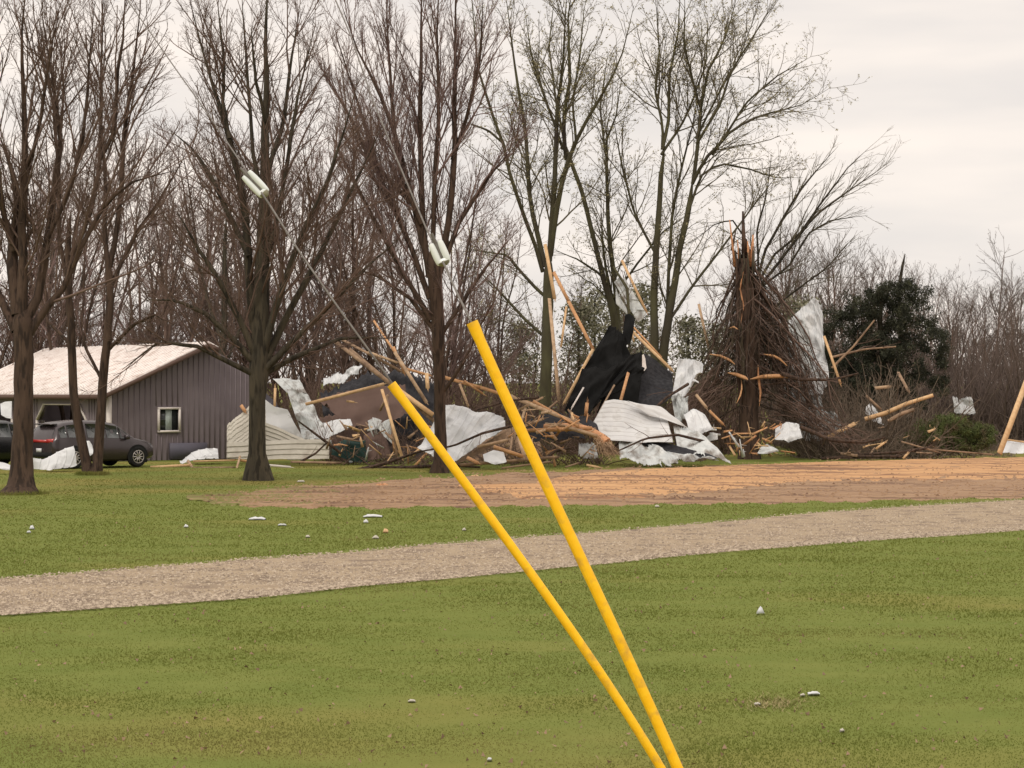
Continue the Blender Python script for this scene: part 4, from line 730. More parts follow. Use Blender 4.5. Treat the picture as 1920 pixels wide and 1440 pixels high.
loose = [
 ((1030, 560, 82, 1048, 750, 79, 8, 'wood'), 'upright orange post right of the thick budding trunk'),
 ((1022, 458, 83, 1040, 560, 82, 8, 'wood_pale'), 'splintered plank standing against the thick budding trunk top'),
 ((1038, 510, 82.5, 1066, 565, 81.8, 8, 'wood'), 'upper slanting board of the splintered A shape'),
 ((1066, 565, 81.8, 1112, 655, 80.5, 8, 'wood'), 'lower slanting board of the splintered A shape'),
 ((1112, 655, 80.3, 1058, 756, 78.6, 7, 'wood_pale'), 'pale board sloping down left of the black membrane'),
 ((1062, 575, 81.8, 1052, 650, 81, 5, 'wood_pale'), 'thin hanging brace inside the splintered A shape'),
 ((1178, 699, 78.2, 1164, 750, 77, 7, 'wood'), 'short orange stud standing in front of the black membrane'),
 ((1152, 722, 77.6, 1124, 772, 76.6, 4, 'wood_old'), 'grey sliver leaning in front of the black membrane'),
 ((1094, 727, 77.4, 1072, 765, 76.2, 4, 'trim'), 'thin white lath sticking up left of the black membrane'),
 ((1166, 488, 84.5, 1212, 585, 83.6, 6, 'wood_pale'), 'tan edge board above the caught white panel'),
 ((1176, 612, 82, 1260, 694, 80.2, 7, 'wood_pale'), 'long tan rafter sloping right behind the black membrane'),
 ((1180, 605, 82.4, 1240, 670, 81, 4, 'wood'), 'thin cracked rafter beside the long tan rafter'),
 ((1188, 640, 81, 1182, 600, 82, 4, 'wood_pale'), 'short tan stick on top of the black membrane'),
 ((1310, 570, 84.8, 1328, 650, 84.4, 6, 'wood_pale'), 'pale split stake left of the snapped tree'),
 ((1305, 740, 79, 1325, 765, 78.6, 7, 'wood'), 'orange slat behind the drooping twigs, upper of two'),
 ((1330, 770, 79, 1356, 796, 78.6, 6, 'wood'), 'orange slat behind the drooping twigs, lower of two'),
 ((1545, 630, 83, 1576, 720, 82.4, 6, 'wood_pale'), 'long pale splinter hanging right of the branch curtain'),
 ((1640, 728, 84, 1667, 725, 84, 8, 'wood'), 'short bright orange chunk in the brush right of the branch curtain'),
 ((1624, 742, 84, 1652, 768, 83.6, 6, 'wood_old'), 'brown slat over the peeled pole'),
 ((1684, 698, 86, 1704, 735, 85, 7, 'wood_old'), 'weathered stake standing above the peeled pole'),
 ((1548, 822, 82, 1603, 794, 82.4, 9, 'wood_pale'), 'pale board among the twigs right of the snapped tree foot'),
 ((1642, 842, 81, 1658, 830, 81, 5, 'wood_pale'), 'short pale stick on the soil edge'),
 ((1690, 828, 81.6, 1760, 848, 81, 3.5, 'wood_old'), 'long thin brown stick by the green shrub'),
 ((1740, 842, 81.4, 1860, 852, 80.8, 3.5, 'wood_old'), 'long thin tan stick below the green shrub'),
 ((1874, 850, 81.5, 1930, 700, 84.5, 13, 'wood_pale'), 'thick pale post leaning right at the photo edge'),
 ((1885, 824, 83.8, 1960, 834, 83.6, 4, 'wood_pale'), 'pale edge board on the white sheet beside the leaning post'),
 ((282, 876, 74, 356, 872, 74, 6, 'wood_pale'), 'pale plank on the lawn nearest the SUV'),
 ((352, 864, 74.6, 362, 879, 73.6, 7, 'wood'), 'short orange block between the lawn planks'),
 ((362, 878, 73.6, 440, 877, 73.4, 6, 'wood_old'), 'dark plank on the lawn before the slim gable tree'),
 ((362, 865, 74.4, 440, 863, 74.4, 4, 'wood_pale'), 'thin pale lath behind the dark lawn plank'),
 ((444, 878, 73.2, 450, 856, 74, 5, 'wood'), 'small upright orange stake left of the straight dark trunk'),
 ((450, 863, 74, 470, 866, 74, 5, 'wood'), 'short orange board left of the straight dark trunk'),
 ((500, 872, 73.8, 545, 876, 73.6, 5, 'trim'), 'white lath on the grass right of the straight dark trunk'),
 ((545, 866, 74.4, 640, 868, 74.2, 5, 'wood_old'), 'long brown plank in front of the cream wall'),
 ((515, 762, 78, 516, 728, 78.4, 6, 'wood_pale'), 'pale stud standing above the cream wedge'),
 ((452, 760, 78.4, 460, 772, 78.2, 8, 'wood'), 'orange stub at the top of the leaning cream panel'),
 ((650, 752, 78.6, 664, 754, 78.5, 5, 'wood_pale'), 'small pale chip below the long straight beam'),
 ((800, 876, 73, 866, 880, 72.4, 4, 'wood'), 'orange sliver on the ground by the lower yellow guard'),
 ((876, 858, 71.4, 896, 868, 71.0, 8, 'wood'), 'short orange board under the large white roof sheet'),
 ((895, 838, 72, 952, 825, 72.4, 7, 'wood'), 'orange stick below the right tip of the white roof sheet'),
 ((926, 838, 72, 980, 856, 71.6, 9, 'wood'), 'orange board forming the lower leg of the small triangle'),
 ((972, 818, 72.4, 983, 854, 71.6, 9, 'wood'), 'orange board forming the right leg of the small triangle'),
 ((955, 860, 71.8, 960, 820, 72.4, 5, 'wood_old'), 'grey stick behind the small orange triangle'),
 ((862, 872, 71.6, 1045, 857, 72, 7, 'wood_old'), 'long brown plank on the ground below the small orange triangle'),
 ((940, 878, 71.6, 1030, 866, 72, 4, 'wood_old'), 'thin brown plank in front of the long ground plank'),
 ((970, 770, 74.8, 1018, 745, 74.8, 5, 'wood'), 'splintered stick crossing above the orange truss, left'),
 ((985, 765, 74.6, 975, 800, 74, 6, 'wood'), 'short upright splinter under the orange truss'),
 ((978, 800, 74.2, 1020, 785, 74, 5, 'wood'), 'slanting splinter under the orange truss, upper'),
 ((1000, 790, 74.2, 1045, 752, 74.4, 3.5, 'wood_old'), 'thin grey lath poking through the orange truss'),
 ((1005, 812, 74, 1060, 790, 74, 4, 'wood_pale'), 'thin pale lath under the right half of the orange truss'),
 ((1098, 780, 75.4, 1101, 755, 75.4, 8, 'wood'), 'broken orange stub before the foot of the black membrane'),
 ((1072, 774, 75, 1078, 798, 74.6, 6, 'wood_pale'), 'pale stub at the right end of the orange truss'),
 ((1100, 872, 74, 1122, 876, 73.8, 5, 'wood_pale'), 'small pale stick on the soil below the broken trunk end'),
 ((1060, 876, 73.4, 1085, 868, 73.8, 4, 'wood_old'), 'brown splinter on the soil left of the broken trunk end'),
]
for q, lb in loose:
    B(*q[:7], q[7], lb, name=('post' if 'post' in lb else 'lumber'), cat=('post' if 'post' in lb else 'board'))
# fallen limb with the torn root-like end
lt = thing('fallen_limb', P(1120, 850, 74), 'broken limb ending in a shredded orange tip below the black membrane', 'fallen limb')
r = resample(np.array([[*P(x, y, dd), w/2/F*dd] for x, y, dd, w in [(1020, 800, 74.6, 10), (1070, 800, 74.4, 14), (1100, 806, 74.2, 17), (1124, 818, 74, 17), (1138, 830, 73.8, 20)]]), 10)
mb = MB(); mb.tubes(r[:, :3], r[:, 3], 8, cap=True); mb.build('limb', 'split', lt, smooth=True)
mb = MB(); rs = np.random.RandomState(4)
for q in range(130):
    a = P(1128+rs.normal()*9, 828+rs.normal()*6, 73.8); b = P(1142+rs.normal()*11, 852+rs.normal()*7, 73.6+rs.normal()*.2); c = (a+b)/2+rs.normal(size=3)*.05
    mb.tubes(np.array([a, c, b]), np.array([.012, .009, .003]), 4)
mb.build('shredded_tip', 'wood_tan', lt)
# peeled pole on the right, fallen branches along the debris
def limb(name, pts, m, label, cat='fallen branch', twigs=True, seed=1, group=None, tm='twig'):
    r = resample(np.array([[*P(x, y, dd), w/2/F*dd] for x, y, dd, w in pts]), 14); mb = MB(); mb.tubes(r[:, :3], r[:, 3], 7, cap=True)
    o = thing(name, P(*pts[0][:3]), label, cat, group); mb.build('limb', m, o, smooth=True)
    if twigs:
        mb = MB(); branches(np.random.RandomState(seed), (r[None, :, :3], r[None, :, 3]), [lv(2.2, .6, .6, 1.6, 5, .02, .1, .6, .008), lv(3, .6, .3, .8, 4, .0, .14, .6, .006)], mb); mb.build('twigs', tm, o)
    return o
limb('peeled_pole', [(1622, 786, 83.6, 9), (1660, 775, 83.4, 9), (1700, 757, 83.2, 8), (1750, 741, 83, 7)], 'wood_pale', 'long peeled pale pole sloping up right of the branch curtain', 'pole', False)
limb('broken_branch', [(1665, 790, 83, 7), (1690, 776, 83, 8), (1714, 768, 83, 7)], 'wood_old', 'grey forked branch stub under the peeled pole', seed=3)
limb('fallen_branch', [(585, 884, 73, 7), (660, 884, 72.6, 8), (720, 870, 73, 7), (770, 852, 73.4, 5), (810, 840, 73.6, 3)], 'bark', 'long fallen branch arching along the ground before the truss legs', seed=4)
limb('fallen_branch', [(560, 868, 75, 5), (592, 850, 75, 4), (615, 828, 75, 3)], 'bark', 'thin branch leaning over the cream wall end', seed=5)
limb('fallen_branch', [(690, 878, 73.4, 9), (750, 878, 73, 8), (830, 872, 72.6, 6), (900, 876, 72, 4)], 'bark', 'fallen branch on the ground at the foot of the reddish maple', seed=6)
limb('fallen_branch', [(1620, 852, 81.6, 5), (1690, 848, 81.4, 6), (1740, 840, 81.2, 5)], 'bark', 'dark branch on the soil edge below the green shrub', seed=7)
limb('fallen_branch', [(1540, 860, 81.4, 6), (1600, 856, 81.2, 6), (1690, 856, 80.8, 4)], 'bark', 'low dark branch on the soil edge right of the snapped tree', seed=8)
limb('fallen_branch', [(1465, 700, 82, 9), (1500, 712, 81.6, 7), (1560, 712, 81.2, 5), (1610, 700, 81, 3)], 'bark', 'torn branch reaching right out of the branch curtain', seed=9)
limb('fallen_branch', [(1500, 800, 80, 8), (1560, 826, 79.6, 7), (1620, 830, 79.4, 5), (1660, 820, 79.2, 3)], 'bark', 'thick drooping branch low on the right of the branch curtain', seed=10)
limb('fallen_branch', [(1560, 690, 84, 5), (1600, 650, 84, 4), (1640, 600, 84, 3)], 'wood_old', 'pale bare branch crossing the dark evergreen', seed=11)
limb('fallen_branch', [(1560, 670, 84.4, 5), (1620, 655, 84.4, 4), (1680, 650, 84.2, 3)], 'wood_old', 'low pale branch across the foot of the dark evergreen', seed=12)
limb('fallen_branch', [(1290, 720, 79, 6), (1250, 745, 78, 5), (1200, 790, 77, 4), (1150, 840, 76.4, 3)], 'bark', 'drooping branch sweeping over the peaked siding wall', seed=13)
limb('fallen_branch', [(1010, 870, 73.6, 6), (1040, 846, 73.8, 6), (1075, 838, 74, 4)], 'bark', 'dark branch tangle under the orange truss end', seed=14)
limb('fallen_branch', [(1180, 600, 83, 6), (1176, 540, 83.4, 6), (1150, 500, 83.8, 4)], 'bark_green', 'broken stem standing beside the caught white panel', seed=15)
limb('fallen_branch', [(955, 800, 71.4, 6), (905, 812, 71.2, 5), (850, 836, 71, 4), (790, 846, 70.8, 3)], 'bark', 'twiggy branch lying across the large white roof sheet', seed=21)
limb('fallen_branch', [(1010, 745, 74, 5), (950, 752, 73.4, 4), (890, 770, 72.8, 3)], 'bark', 'thin branch drooping over the top of the large white roof sheet', seed=22)
limb('fallen_branch', [(1330, 830, 76, 6), (1270, 815, 75, 5), (1210, 822, 74.4, 4), (1160, 845, 74, 3)], 'bark', 'dark branch over the torn wrap below the peaked siding wall', seed=23)
limb('fallen_branch', [(640, 850, 75.6, 6), (600, 820, 75.4, 5), (560, 790, 75.2, 3)], 'bark', 'bare branch leaning up against the twisted wrap and cream wall', seed=24)
# chips: small scraps in the heap, alike
rs = np.random.RandomState(77)
def chip(x, y, d, L_, w, m, name, lb, cat, gr):
    a = rs.uniform(0, math.pi); p = P(x, y, d); dv = np.array((math.cos(a)*.9, rs.uniform(-.4, .4), math.sin(a)*.5)); dv /= np.linalg.norm(dv); mb = MB()
    mb.box(p-dv*L_/2, p+dv*L_/2, w, .03, taper=rs.uniform(.2, .9), twist=rs.uniform(0, 3)); q = p+dv*L_*.2; mb.box(q, q+np.array((dv[2], .1, dv[0]))*L_*.35, w*.5, .02, taper=.2)
    return tag(mb.build(name, m), lb, cat, gr)
for (xa, xb, ya, yb, da, db, n_, m_, nm, lb, cat, gr) in [
  (1355, 1480, 795, 852, 80, 82, 34, ('wood_pale', 'split', 'wood'), 'wood_chip', 'torn yellow wood chunk piled around the snapped tree foot', 'wood chip', 'wood chunks at the snapped tree foot'),
  (952, 1112, 768, 862, 73.0, 75.4, 60, ('wood', 'wood_tan', 'wood_old'), 'splinter', 'short wood splinter in the heap around the orange truss', 'splinter', 'splinters in the orange truss heap'),
  (610, 815, 792, 862, 75.0, 77.4, 40, ('wood_old', 'wood', 'wood_pale'), 'wood_scrap', 'short weathered slat in the heap left of the reddish maple', 'slat', 'slats in the left truss heap'),
  (1480, 1760, 800, 858, 81, 84, 26, ('wood_pale', 'wood_old', 'wood_old'), 'stick', 'short stick in the brush right of the snapped tree', 'stick', 'sticks in the right brush'),
  (1290, 1400, 800, 855, 77, 80, 14, ('torn', 'white', 'wood_pale'), 'scrap', 'small pale scrap in the twigs left of the snapped tree', 'scrap', 'pale scraps left of the snapped tree'),
  (590, 730, 790, 865, 75.6, 78, 14, ('torn', 'white', 'wood_old'), 'wall_scrap', 'small pale scrap in the dark hollow right of the cream wall', 'scrap', 'scraps right of the cream wall')]:
    for i in range(n_):
        y_ = rs.uniform(ya, yb); chip(rs.uniform(xa, xb), y_, rs.uniform(da, db), rs.uniform(.18, .75), rs.uniform(.04, .13), m_[i % 3], nm, lb, cat, gr)

# ---------------------------------------------------------------- brush in the debris, brush rows and background woods
def brush(rng, n, region, hmin, hmax, mb, lean=.35, dens=2.5):
    x0, x1, y0, y1 = region; b = np.stack([rng.uniform(x0, x1, n), rng.uniform(y0, y1, n), np.zeros(n)], 1); b[:, 2] = -.03
    K = 7; h = rng.uniform(hmin, hmax, n); dv = nrm(np.stack([rng.normal(size=n)*lean, rng.normal(size=n)*lean, np.ones(n)], 1)); Q = np.empty((n, K, 3)); Q[:, 0] = b
    for k in range(1, K): dv = nrm(dv+rng.normal(size=(n, 3))*.13); Q[:, k] = Q[:, k-1]+dv*(h/(K-1))[:, None]
    R_ = (.006+.006*h)[:, None]*np.linspace(1, .35, K)[None]; mb.tubes(Q, R_, 4)
    branches(rng, (Q, R_), [lv(dens, .6, .4, 1.3, 5, .04, .14, .6, .007, t0=.1), lv(3, .65, .25, .7, 4, .03, .16, .6, .006)], mb)
def X_(px, d): return (px-CX)/F*d
rng = np.random.RandomState(61)
mb = MB(); brush(rng, 1300, (X_(560, 92), X_(1420, 92), 89, 97), 1.6, 4.0, mb); tag(mb.build('brush_row', 'twig', origin=(0, 90, 0)), 'dark brown bare brush behind the wreckage under the trees', 'brush', kind='stuff')
mb = MB(); brush(rng, 1500, (X_(1480, 98), X_(2050, 98), 95, 108), 1.8, 6.2, mb); tag(mb.build('brush_thicket', 'twig_far', origin=(0, 96, 0)), 'brown bare thicket behind the green shrub on the right', 'brush', kind='stuff')
mb = MB(); brush(rng, 900, (X_(1500, 85), X_(1735, 85), 82.5, 88), .4, 1.9, mb, lean=.9); brush(rng, 260, (X_(1735, 87), X_(1900, 87), 86, 90), .3, 1.0, mb, lean=.9); brush(rng, 380, (X_(1540, 86), X_(1700, 86), 83.5, 89), 1.5, 4.0, mb, lean=.6); tag(mb.build('brush_tangle', 'twig_olive2', origin=(0, 83, 0)), 'tangled brown brush right of the snapped tree', 'brush', kind='stuff')
mb = MB(); brush(rng, 500, (X_(600, 77), X_(1140, 77), 76, 80), .4, 1.9, mb, lean=1.0); tag(mb.build('branch_litter', 'twig', origin=(0, 76, 0)), 'dark broken branches tangled through the wreckage', 'branches', kind='stuff')
mb = MB(); brush(rng, 560, (X_(-60, 100), X_(880, 100), 94, 108), 2.0, 6.5, mb); tag(mb.build('brush_hedge', 'twig', origin=(0, 98, 0)), 'brown bare brush behind the house and cream wall', 'brush', kind='stuff')
# evergreens and shrub
def clumps(rng, mb, c, rad, ncl, nl, cl, smin, smax, shell=.5):
    p = nrm(rng.normal(size=(ncl, 3)))*(rng.uniform(0, 1, (ncl, 1))**shell); p = p*np.array(rad)+np.array(c)
    p[:, 2] = np.maximum(p[:, 2], .1); q = np.repeat(p, nl, 0)+rng.normal(size=(ncl*nl, 3))*cl; q[:, 2] = np.maximum(q[:, 2], .03); leaves(rng, mb, q, smin, smax)
t = thing('evergreen_tree', (X_(1655, 90), 90, 0), 'dark dense evergreen right of the branch curtain', 'tree')
rng = np.random.RandomState(71)
mb = MB(); mb.tubes(np.array([P(1655, 850, 90)*np.array((1, 1, 0)), P(1660, 700, 90), P(1650, 600, 90), P(1655, 540, 90)]), np.array([.2, .16, .1, .04]), 8); mb.build('trunk', 'bark_dark', t)
mb = MB()
for i in range(430):
    x = 1655+rng.normal()*58; x = min(max(x, 1540), 1768)
    yt = np.interp(x, [1540, 1580, 1610, 1660, 1700, 1740, 1768], [600, 548, 556, 530, 505, 532, 610])+abs(rng.normal())*10; y = rng.uniform(yt, np.interp(x, [1540, 1600, 1700, 1768], [700, 780, 800, 740]))
    k_ = rng.uniform(.5, 1.5); clumps(rng, mb, P(x, y, 90+rng.uniform(-1.3, 1.3)), (rng.uniform(6, 20)*k_/F*90, .35, rng.uniform(5, 14)*k_/F*90), 4, 55, .10, .04, .10)
mb.build('crown', 'ever', t)
t = thing('green_shrub', (X_(1790, 84), 84, 0), 'low round green shrub left of the leaning pale post', 'shrub'); mb = MB()
for (x, y, rx, rz, n_) in [(1790, 800, 50, 26, 120), (1740, 812, 42, 26, 90), (1835, 818, 38, 24, 80), (1800, 835, 60, 16, 80), (1710, 828, 30, 18, 40)]:
    clumps(rng, mb, P(x, y, 84), (rx/F*84, .8, rz/F*84), n_, 90, .07, .03, .07)
mb.build('foliage', 'juniper', t); mb = MB(); brush(rng, 40, (X_(1750, 84), X_(1830, 84), 83.6, 84.6), .5, 1.2, mb, lean=.7); mb.build('stems', 'twig', t)
dead = MB(); dead.tubes(np.array([P(1690, 640, 91), P(1685, 540, 91), P(1692, 500, 91), P(1697, 476, 91)]), np.array([.1, .08, .06, .02]), 6)
tag(dead.build('dead_snag', 'bark_dark'), 'dark dead stem rising out of the top of the evergreen', 'snag')
# soft far evergreens seen between the trunks
def conifer(rng, h):
    mb = MB(); n_ = 120
    z = rng.uniform(.12, 1, n_)*h; rr = (1-z/h)**.7*h*.26+.2; a = rng.uniform(0, 6.28, n_); p = np.stack([np.cos(a)*rr*rng.uniform(.3, 1, n_), np.sin(a)*rr*rng.uniform(.3, 1, n_), z], 1)
    q = np.repeat(p, 34, 0)+rng.normal(size=(n_*34, 3))*(.42, .42, .2); leaves(rng, mb, q, .10, .24); return mb
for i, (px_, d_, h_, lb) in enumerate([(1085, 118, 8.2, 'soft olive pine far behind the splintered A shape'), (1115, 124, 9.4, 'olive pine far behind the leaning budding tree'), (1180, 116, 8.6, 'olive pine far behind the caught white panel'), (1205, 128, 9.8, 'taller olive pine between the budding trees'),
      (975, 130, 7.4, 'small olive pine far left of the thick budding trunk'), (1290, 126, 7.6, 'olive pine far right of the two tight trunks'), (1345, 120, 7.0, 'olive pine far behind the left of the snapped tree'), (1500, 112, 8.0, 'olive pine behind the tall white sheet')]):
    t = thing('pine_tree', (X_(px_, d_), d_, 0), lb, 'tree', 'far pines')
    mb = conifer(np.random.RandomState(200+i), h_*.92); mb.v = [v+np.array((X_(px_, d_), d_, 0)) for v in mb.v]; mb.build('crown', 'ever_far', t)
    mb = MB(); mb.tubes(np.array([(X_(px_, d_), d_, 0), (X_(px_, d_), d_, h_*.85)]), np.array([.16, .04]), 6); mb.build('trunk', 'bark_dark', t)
# background bare trees: a few models, copied
def wild(seed, h, tm, fine=1.0, ascend=.08, lowbr=.15):
    rng = np.random.RandomState(seed); t = thing('bare_tree', (0, 0, 0), '', 'tree'); K = 12
    ns = rng.randint(1, 4); tr = MB(); SS = []; RR = []
    for s_ in range(ns):
        Q = np.zeros((K, 3)); dv = nrm(np.array((rng.normal()*.14, rng.normal()*.14, 1.0))); Q[0] = (rng.normal()*.12*(ns > 1), rng.normal()*.12*(ns > 1), -.05)
        for k in range(1, K): dv = nrm(dv+rng.normal(size=3)*.05+(0, 0, .02)); Q[k] = Q[k-1]+dv*h/(K-1)*rng.uniform(.9, 1)
        R_ = h*.0085*np.linspace(1, .12, K)**.9; tr.tubes(Q, R_, 7); SS.append(Q); RR.append(R_)
    tr.build('trunk', 'bark' if tm != 'twig_far' else 'twig', t, smooth=True); cm = MB()  # trunks of far-toned trees take a lighter brown: haze put into the colour
    branches(rng, (np.array(SS), np.array(RR)), [lv(3.0/ns**.5, .75, h*.16, h*.34, 8, ascend, .07, .6, .014, t0=lowbr, tap=.45), lv(2.9*fine, .6, .8, 2.2, 5, .07, .1, .65, .010), lv(3.6*fine, .6, .45, 1.2, 4, .05, .13, .7, .009), lv(3.6*fine, .65, .25, .7, 3, .04, .15, .8, .008)], cm)
    cm.build('crown', tm, t); return t
protos_n = [wild(300+i, 11.5+i*.5, ('twig', 'twig_red', 'twig_far')[i % 3], 1.0) for i in range(5)]
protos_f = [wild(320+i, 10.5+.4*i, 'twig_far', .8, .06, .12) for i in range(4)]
used = {}
def place(pr, x, y, s, rz, lb, gr, zz=0):
    if pr.name in used:
        r_ = pr.copy(); COL.objects.link(r_)
        for c in used[pr.name]: q = c.copy(); COL.objects.link(q); q.parent = r_
    else: r_ = pr; used[pr.name] = list(pr.children)
    r_.location = (x, y, zz); r_.rotation_euler = (0, 0, rz); r_.scale = (s, s, s); tag(r_, lb, 'tree', gr); return r_
bpy.context.view_layer.update()
rs = np.random.RandomState(91)
WHERE = [(0, 'left of the nearest trunk'), (80, 'behind the nearest trunk'), (160, 'behind the twin trunks'), (230, 'above the garage roof'), (330, 'above the gable window'), (420, 'above the house gable end'), (520, 'behind the straight dark trunk'),
  (610, 'above the cream siding'), (700, 'above the left truss'), (790, 'just left of the reddish maple'), (870, 'just right of the reddish maple'), (960, 'behind the taller guard top'), (1060, 'behind the thick budding trunk'), (1160, 'behind the leaning budding tree'),
  (1290, 'right of the two tight trunks'), (1420, 'behind the snapped trunk'), (1490, 'just right of the snapped trunk'), (1550, 'above the standing grey sheet'), (1610, 'over the evergreen left side'), (1680, 'over the evergreen top'), (1750, 'over the evergreen right side'),
  (1820, 'above the green shrub'), (1880, 'left of the leaning pale post'), (9999, 'beyond the leaning pale post')]
def row(pxs, d0, d1, hs, prot, lb, gr):
    for i, px_ in enumerate(pxs):
        d_ = rs.uniform(d0, d1); px_ = px_+rs.uniform(-14, 14); h = np.interp(px_, hs[0], hs[1]); zt = H+(HY-h)/F*d_
        pr = prot[i % len(prot)]; base_h = 11.5; place(pr, X_(px_, d_), d_, zt/base_h*rs.uniform(.85, 1.02), rs.uniform(0, 6.28), lb+' '+next(w_ for q_, w_ in WHERE if px_ < q_), gr)
row(range(-60, 900, 54), 92, 106, ([0, 300, 500, 700, 880], [330, 340, 330, 300, 360]), protos_n, 'bare brown tree in the nearer woods', 'bare trees behind the house')
row(range(-80, 960, 48), 112, 135, ([0, 300, 600, 900], [360, 350, 340, 420]), protos_n, 'paler bare tree deep in the woods', 'bare trees deep behind the house')
row(range(940, 1440, 60), 108, 135, ([940, 1100, 1250, 1450], [560, 520, 520, 470]), protos_f, 'thin grey bare tree far off', 'far bare trees in the middle')
row(range(1420, 2040, 17), 108, 124, ([1420, 1560, 1640, 1700, 1800, 1920], [440, 440, 470, 520, 520, 520]), protos_f, 'greyish bare tree in the right woods', 'bare trees in the far right woods')
row(range(1400, 2060, 15), 128, 155, ([1420, 1560, 1640, 1750, 1800, 1920], [420, 440, 480, 500, 505, 510]), protos_f, 'dim bare tree deeper in the right woods', 'bare trees deep in the right woods')
place(protos_f[1], X_(1866, 122), 122, (H+(HY-446)/F*122)/11.2, 1.0, 'taller bare tree rising above the far right woods', 'bare trees in the far right woods')

# ---------------------------------------------------------------- guy wires with yellow guards
def guy(pts, d, rad, wpts, dw, ins, lab):
    """pts: guard centreline in photo pixels from top to ground; guard at distance d; wire above it"""
    t = thing('guy_wire', P(*pts[0], d)*np.array((1, 1, 1)), lab[0], 'guy wire')
    w = resample(np.array([[*P(x, y, dd), .0055] for (x, y), dd in wpts]), 400); w[:, 3] = np.where(w[:, 2] > P(*ins[0], ins[2])[2], .0042, .0052); mb = MB()
    (ix, iy), (jx, jy), dd = ins; a = P(ix, iy, dd); b = P(jx, jy, dd)
    W_ = [w[w[:, 2] > a[2]-(a[2]-b[2])*.15], w[w[:, 2] < b[2]+.004]]
    for q in W_: mb.tubes(q[::8, :3], q[::8, 3], 8)
    # strands twist slightly round the core
    n_ = 160
    for w2, ph in [(resample(q, n_), p_) for q in W_ for p_ in (0, 2.1, 4.2)]:
        an = np.arange(n_)*1.2; off = np.stack([np.cos(an+ph), np.zeros(n_), np.sin(an+ph)], 1)*.0032; mb.tubes(w2[:, :3]+off, np.full(n_, .0018), 4)
    mb.build('wire', 'wire', t)
    # insulator: two porcelain lobes along the wire with a slot between, brown end, steel clamp above
    (ix, iy), (jx, jy), dd = ins; a = P(ix, iy, dd); b = P(jx, jy, dd); ax = (b-a)/np.linalg.norm(b-a); sd_ = np.array((ax[2], 0, -ax[0])); Ln = np.linalg.norm(b-a)
    body = MB()
    for s_ in (-1, 1):
        K = 15; tt = np.linspace(0, 1, K); cp = a[None]+ax[None]*Ln*tt[:, None]+sd_[None]*s_*.0215; rr_ = .0165*np.clip(np.sin(np.clip(tt*.96+.03, 0, 1)*math.pi), 0, 1)**.16*(1+.05*tt); body.tubes(cp, rr_, 14, cap=True)
    K = 9; tt = np.linspace(-1, 1, K); cp = a[None]+ax[None]*Ln*.9+sd_[None]*tt[:, None]*.030; body.tubes(cp, .016*np.sqrt(np.clip(1-tt**4*.85, 0, 1)), 12, cap=True)
    ob = body.build('insulator', 'porcelain', t, smooth=True)
    e = MB(); cp = np.array([a+ax*Ln*.93, a+ax*Ln*1.02, a+ax*Ln*1.10]); e.tubes(cp, np.array([.030, .026, .012]), 14, cap=True); e.build('insulator_cap', 'porcelain_d', ob, smooth=True)
    e = MB(); e.tubes(np.array([a-ax*.045, a-ax*.01, a+ax*Ln*.8]), np.array([.007, .009, .007]), 8, cap=True); e.build('wire_clip', 'wire', ob)
    # the yellow plastic guard
    cf = np.polyfit([y for x, y in pts], [x for x, y in pts], 3); g = resample(np.array([[*P(np.polyval(cf, y), y, d), rad] for y in np.linspace(pts[0][1], pts[-1][1], 50)]), 60); bb = MB(); bb.tubes(g[:, :3], g[:, 3]*np.r_[1.10, 1.10, np.ones(58)], 20, cap=True)
    gd = bb.build('wire_guard', 'yellow', t, smooth=True); tag(gd, lab[1])
    sm = MB(); sm.tubes(g[2:, :3]+np.array((-rad*.55, -rad*.80, 0)), np.full(58, .0022), 5); sm.build('seam', 'yellow', gd)
    return t
guy([(736, 720), (775, 776), (815, 834), (870, 905), (930, 985), (985, 1058), (1040, 1132), (1092, 1212), (1146, 1296), (1190, 1362), (1238, 1440), (1300, 1544)], 10.6, .0225,
    [((120, -170), 18), ((330, 130), 14.5), ((400, 228), 13), ((463, 322), 11.8), ((500, 375), 11.4), ((560, 470), 11.1), ((640, 585), 10.8), ((700, 668), 10.65), ((736, 720), 10.6), ((815, 834), 10.6)], None,
    ((461, 326), (497, 364), 11.6), ('guy wire with the higher insulator and the lower starting yellow guard', 'lower and left of the two yellow guards'))
guy([(884, 604), (905, 652), (932, 706), (958, 762), (985, 822), (1020, 902), (1054, 972), (1088, 1048), (1122, 1120), (1156, 1190), (1192, 1266), (1230, 1346), (1272, 1440), (1312, 1540)], 9.3, .0240,
    [((560, -160), 15), ((655, 60), 12.6), ((700, 190), 11.6), ((745, 300), 10.9), ((800, 430), 10.2), ((835, 500), 9.9), ((860, 556), 9.6), ((884, 604), 9.3), ((905, 652), 9.3)], None,
    ((816, 454), (833, 494), 10.0), ('guy wire with the lower insulator and the taller yellow guard', 'taller and right of the two yellow guards'))
# anchor rods in the ground
for (x, y, d_, lb) in ((1300, 1544, 10.6, 'steel anchor rod under the lower yellow guard'), (1312, 1540, 9.3, 'steel anchor rod under the taller yellow guard')):
    a = P(x, y, d_); mb = MB(); mb.tubes(np.array([a, np.array((a[0]+.25, a[1], 0)), np.array((a[0]+.3, a[1], -.2))]), np.array([.012, .012, .012]), 8, cap=True); tag(mb.build('anchor_rod', 'metal'), lb, 'anchor rod')

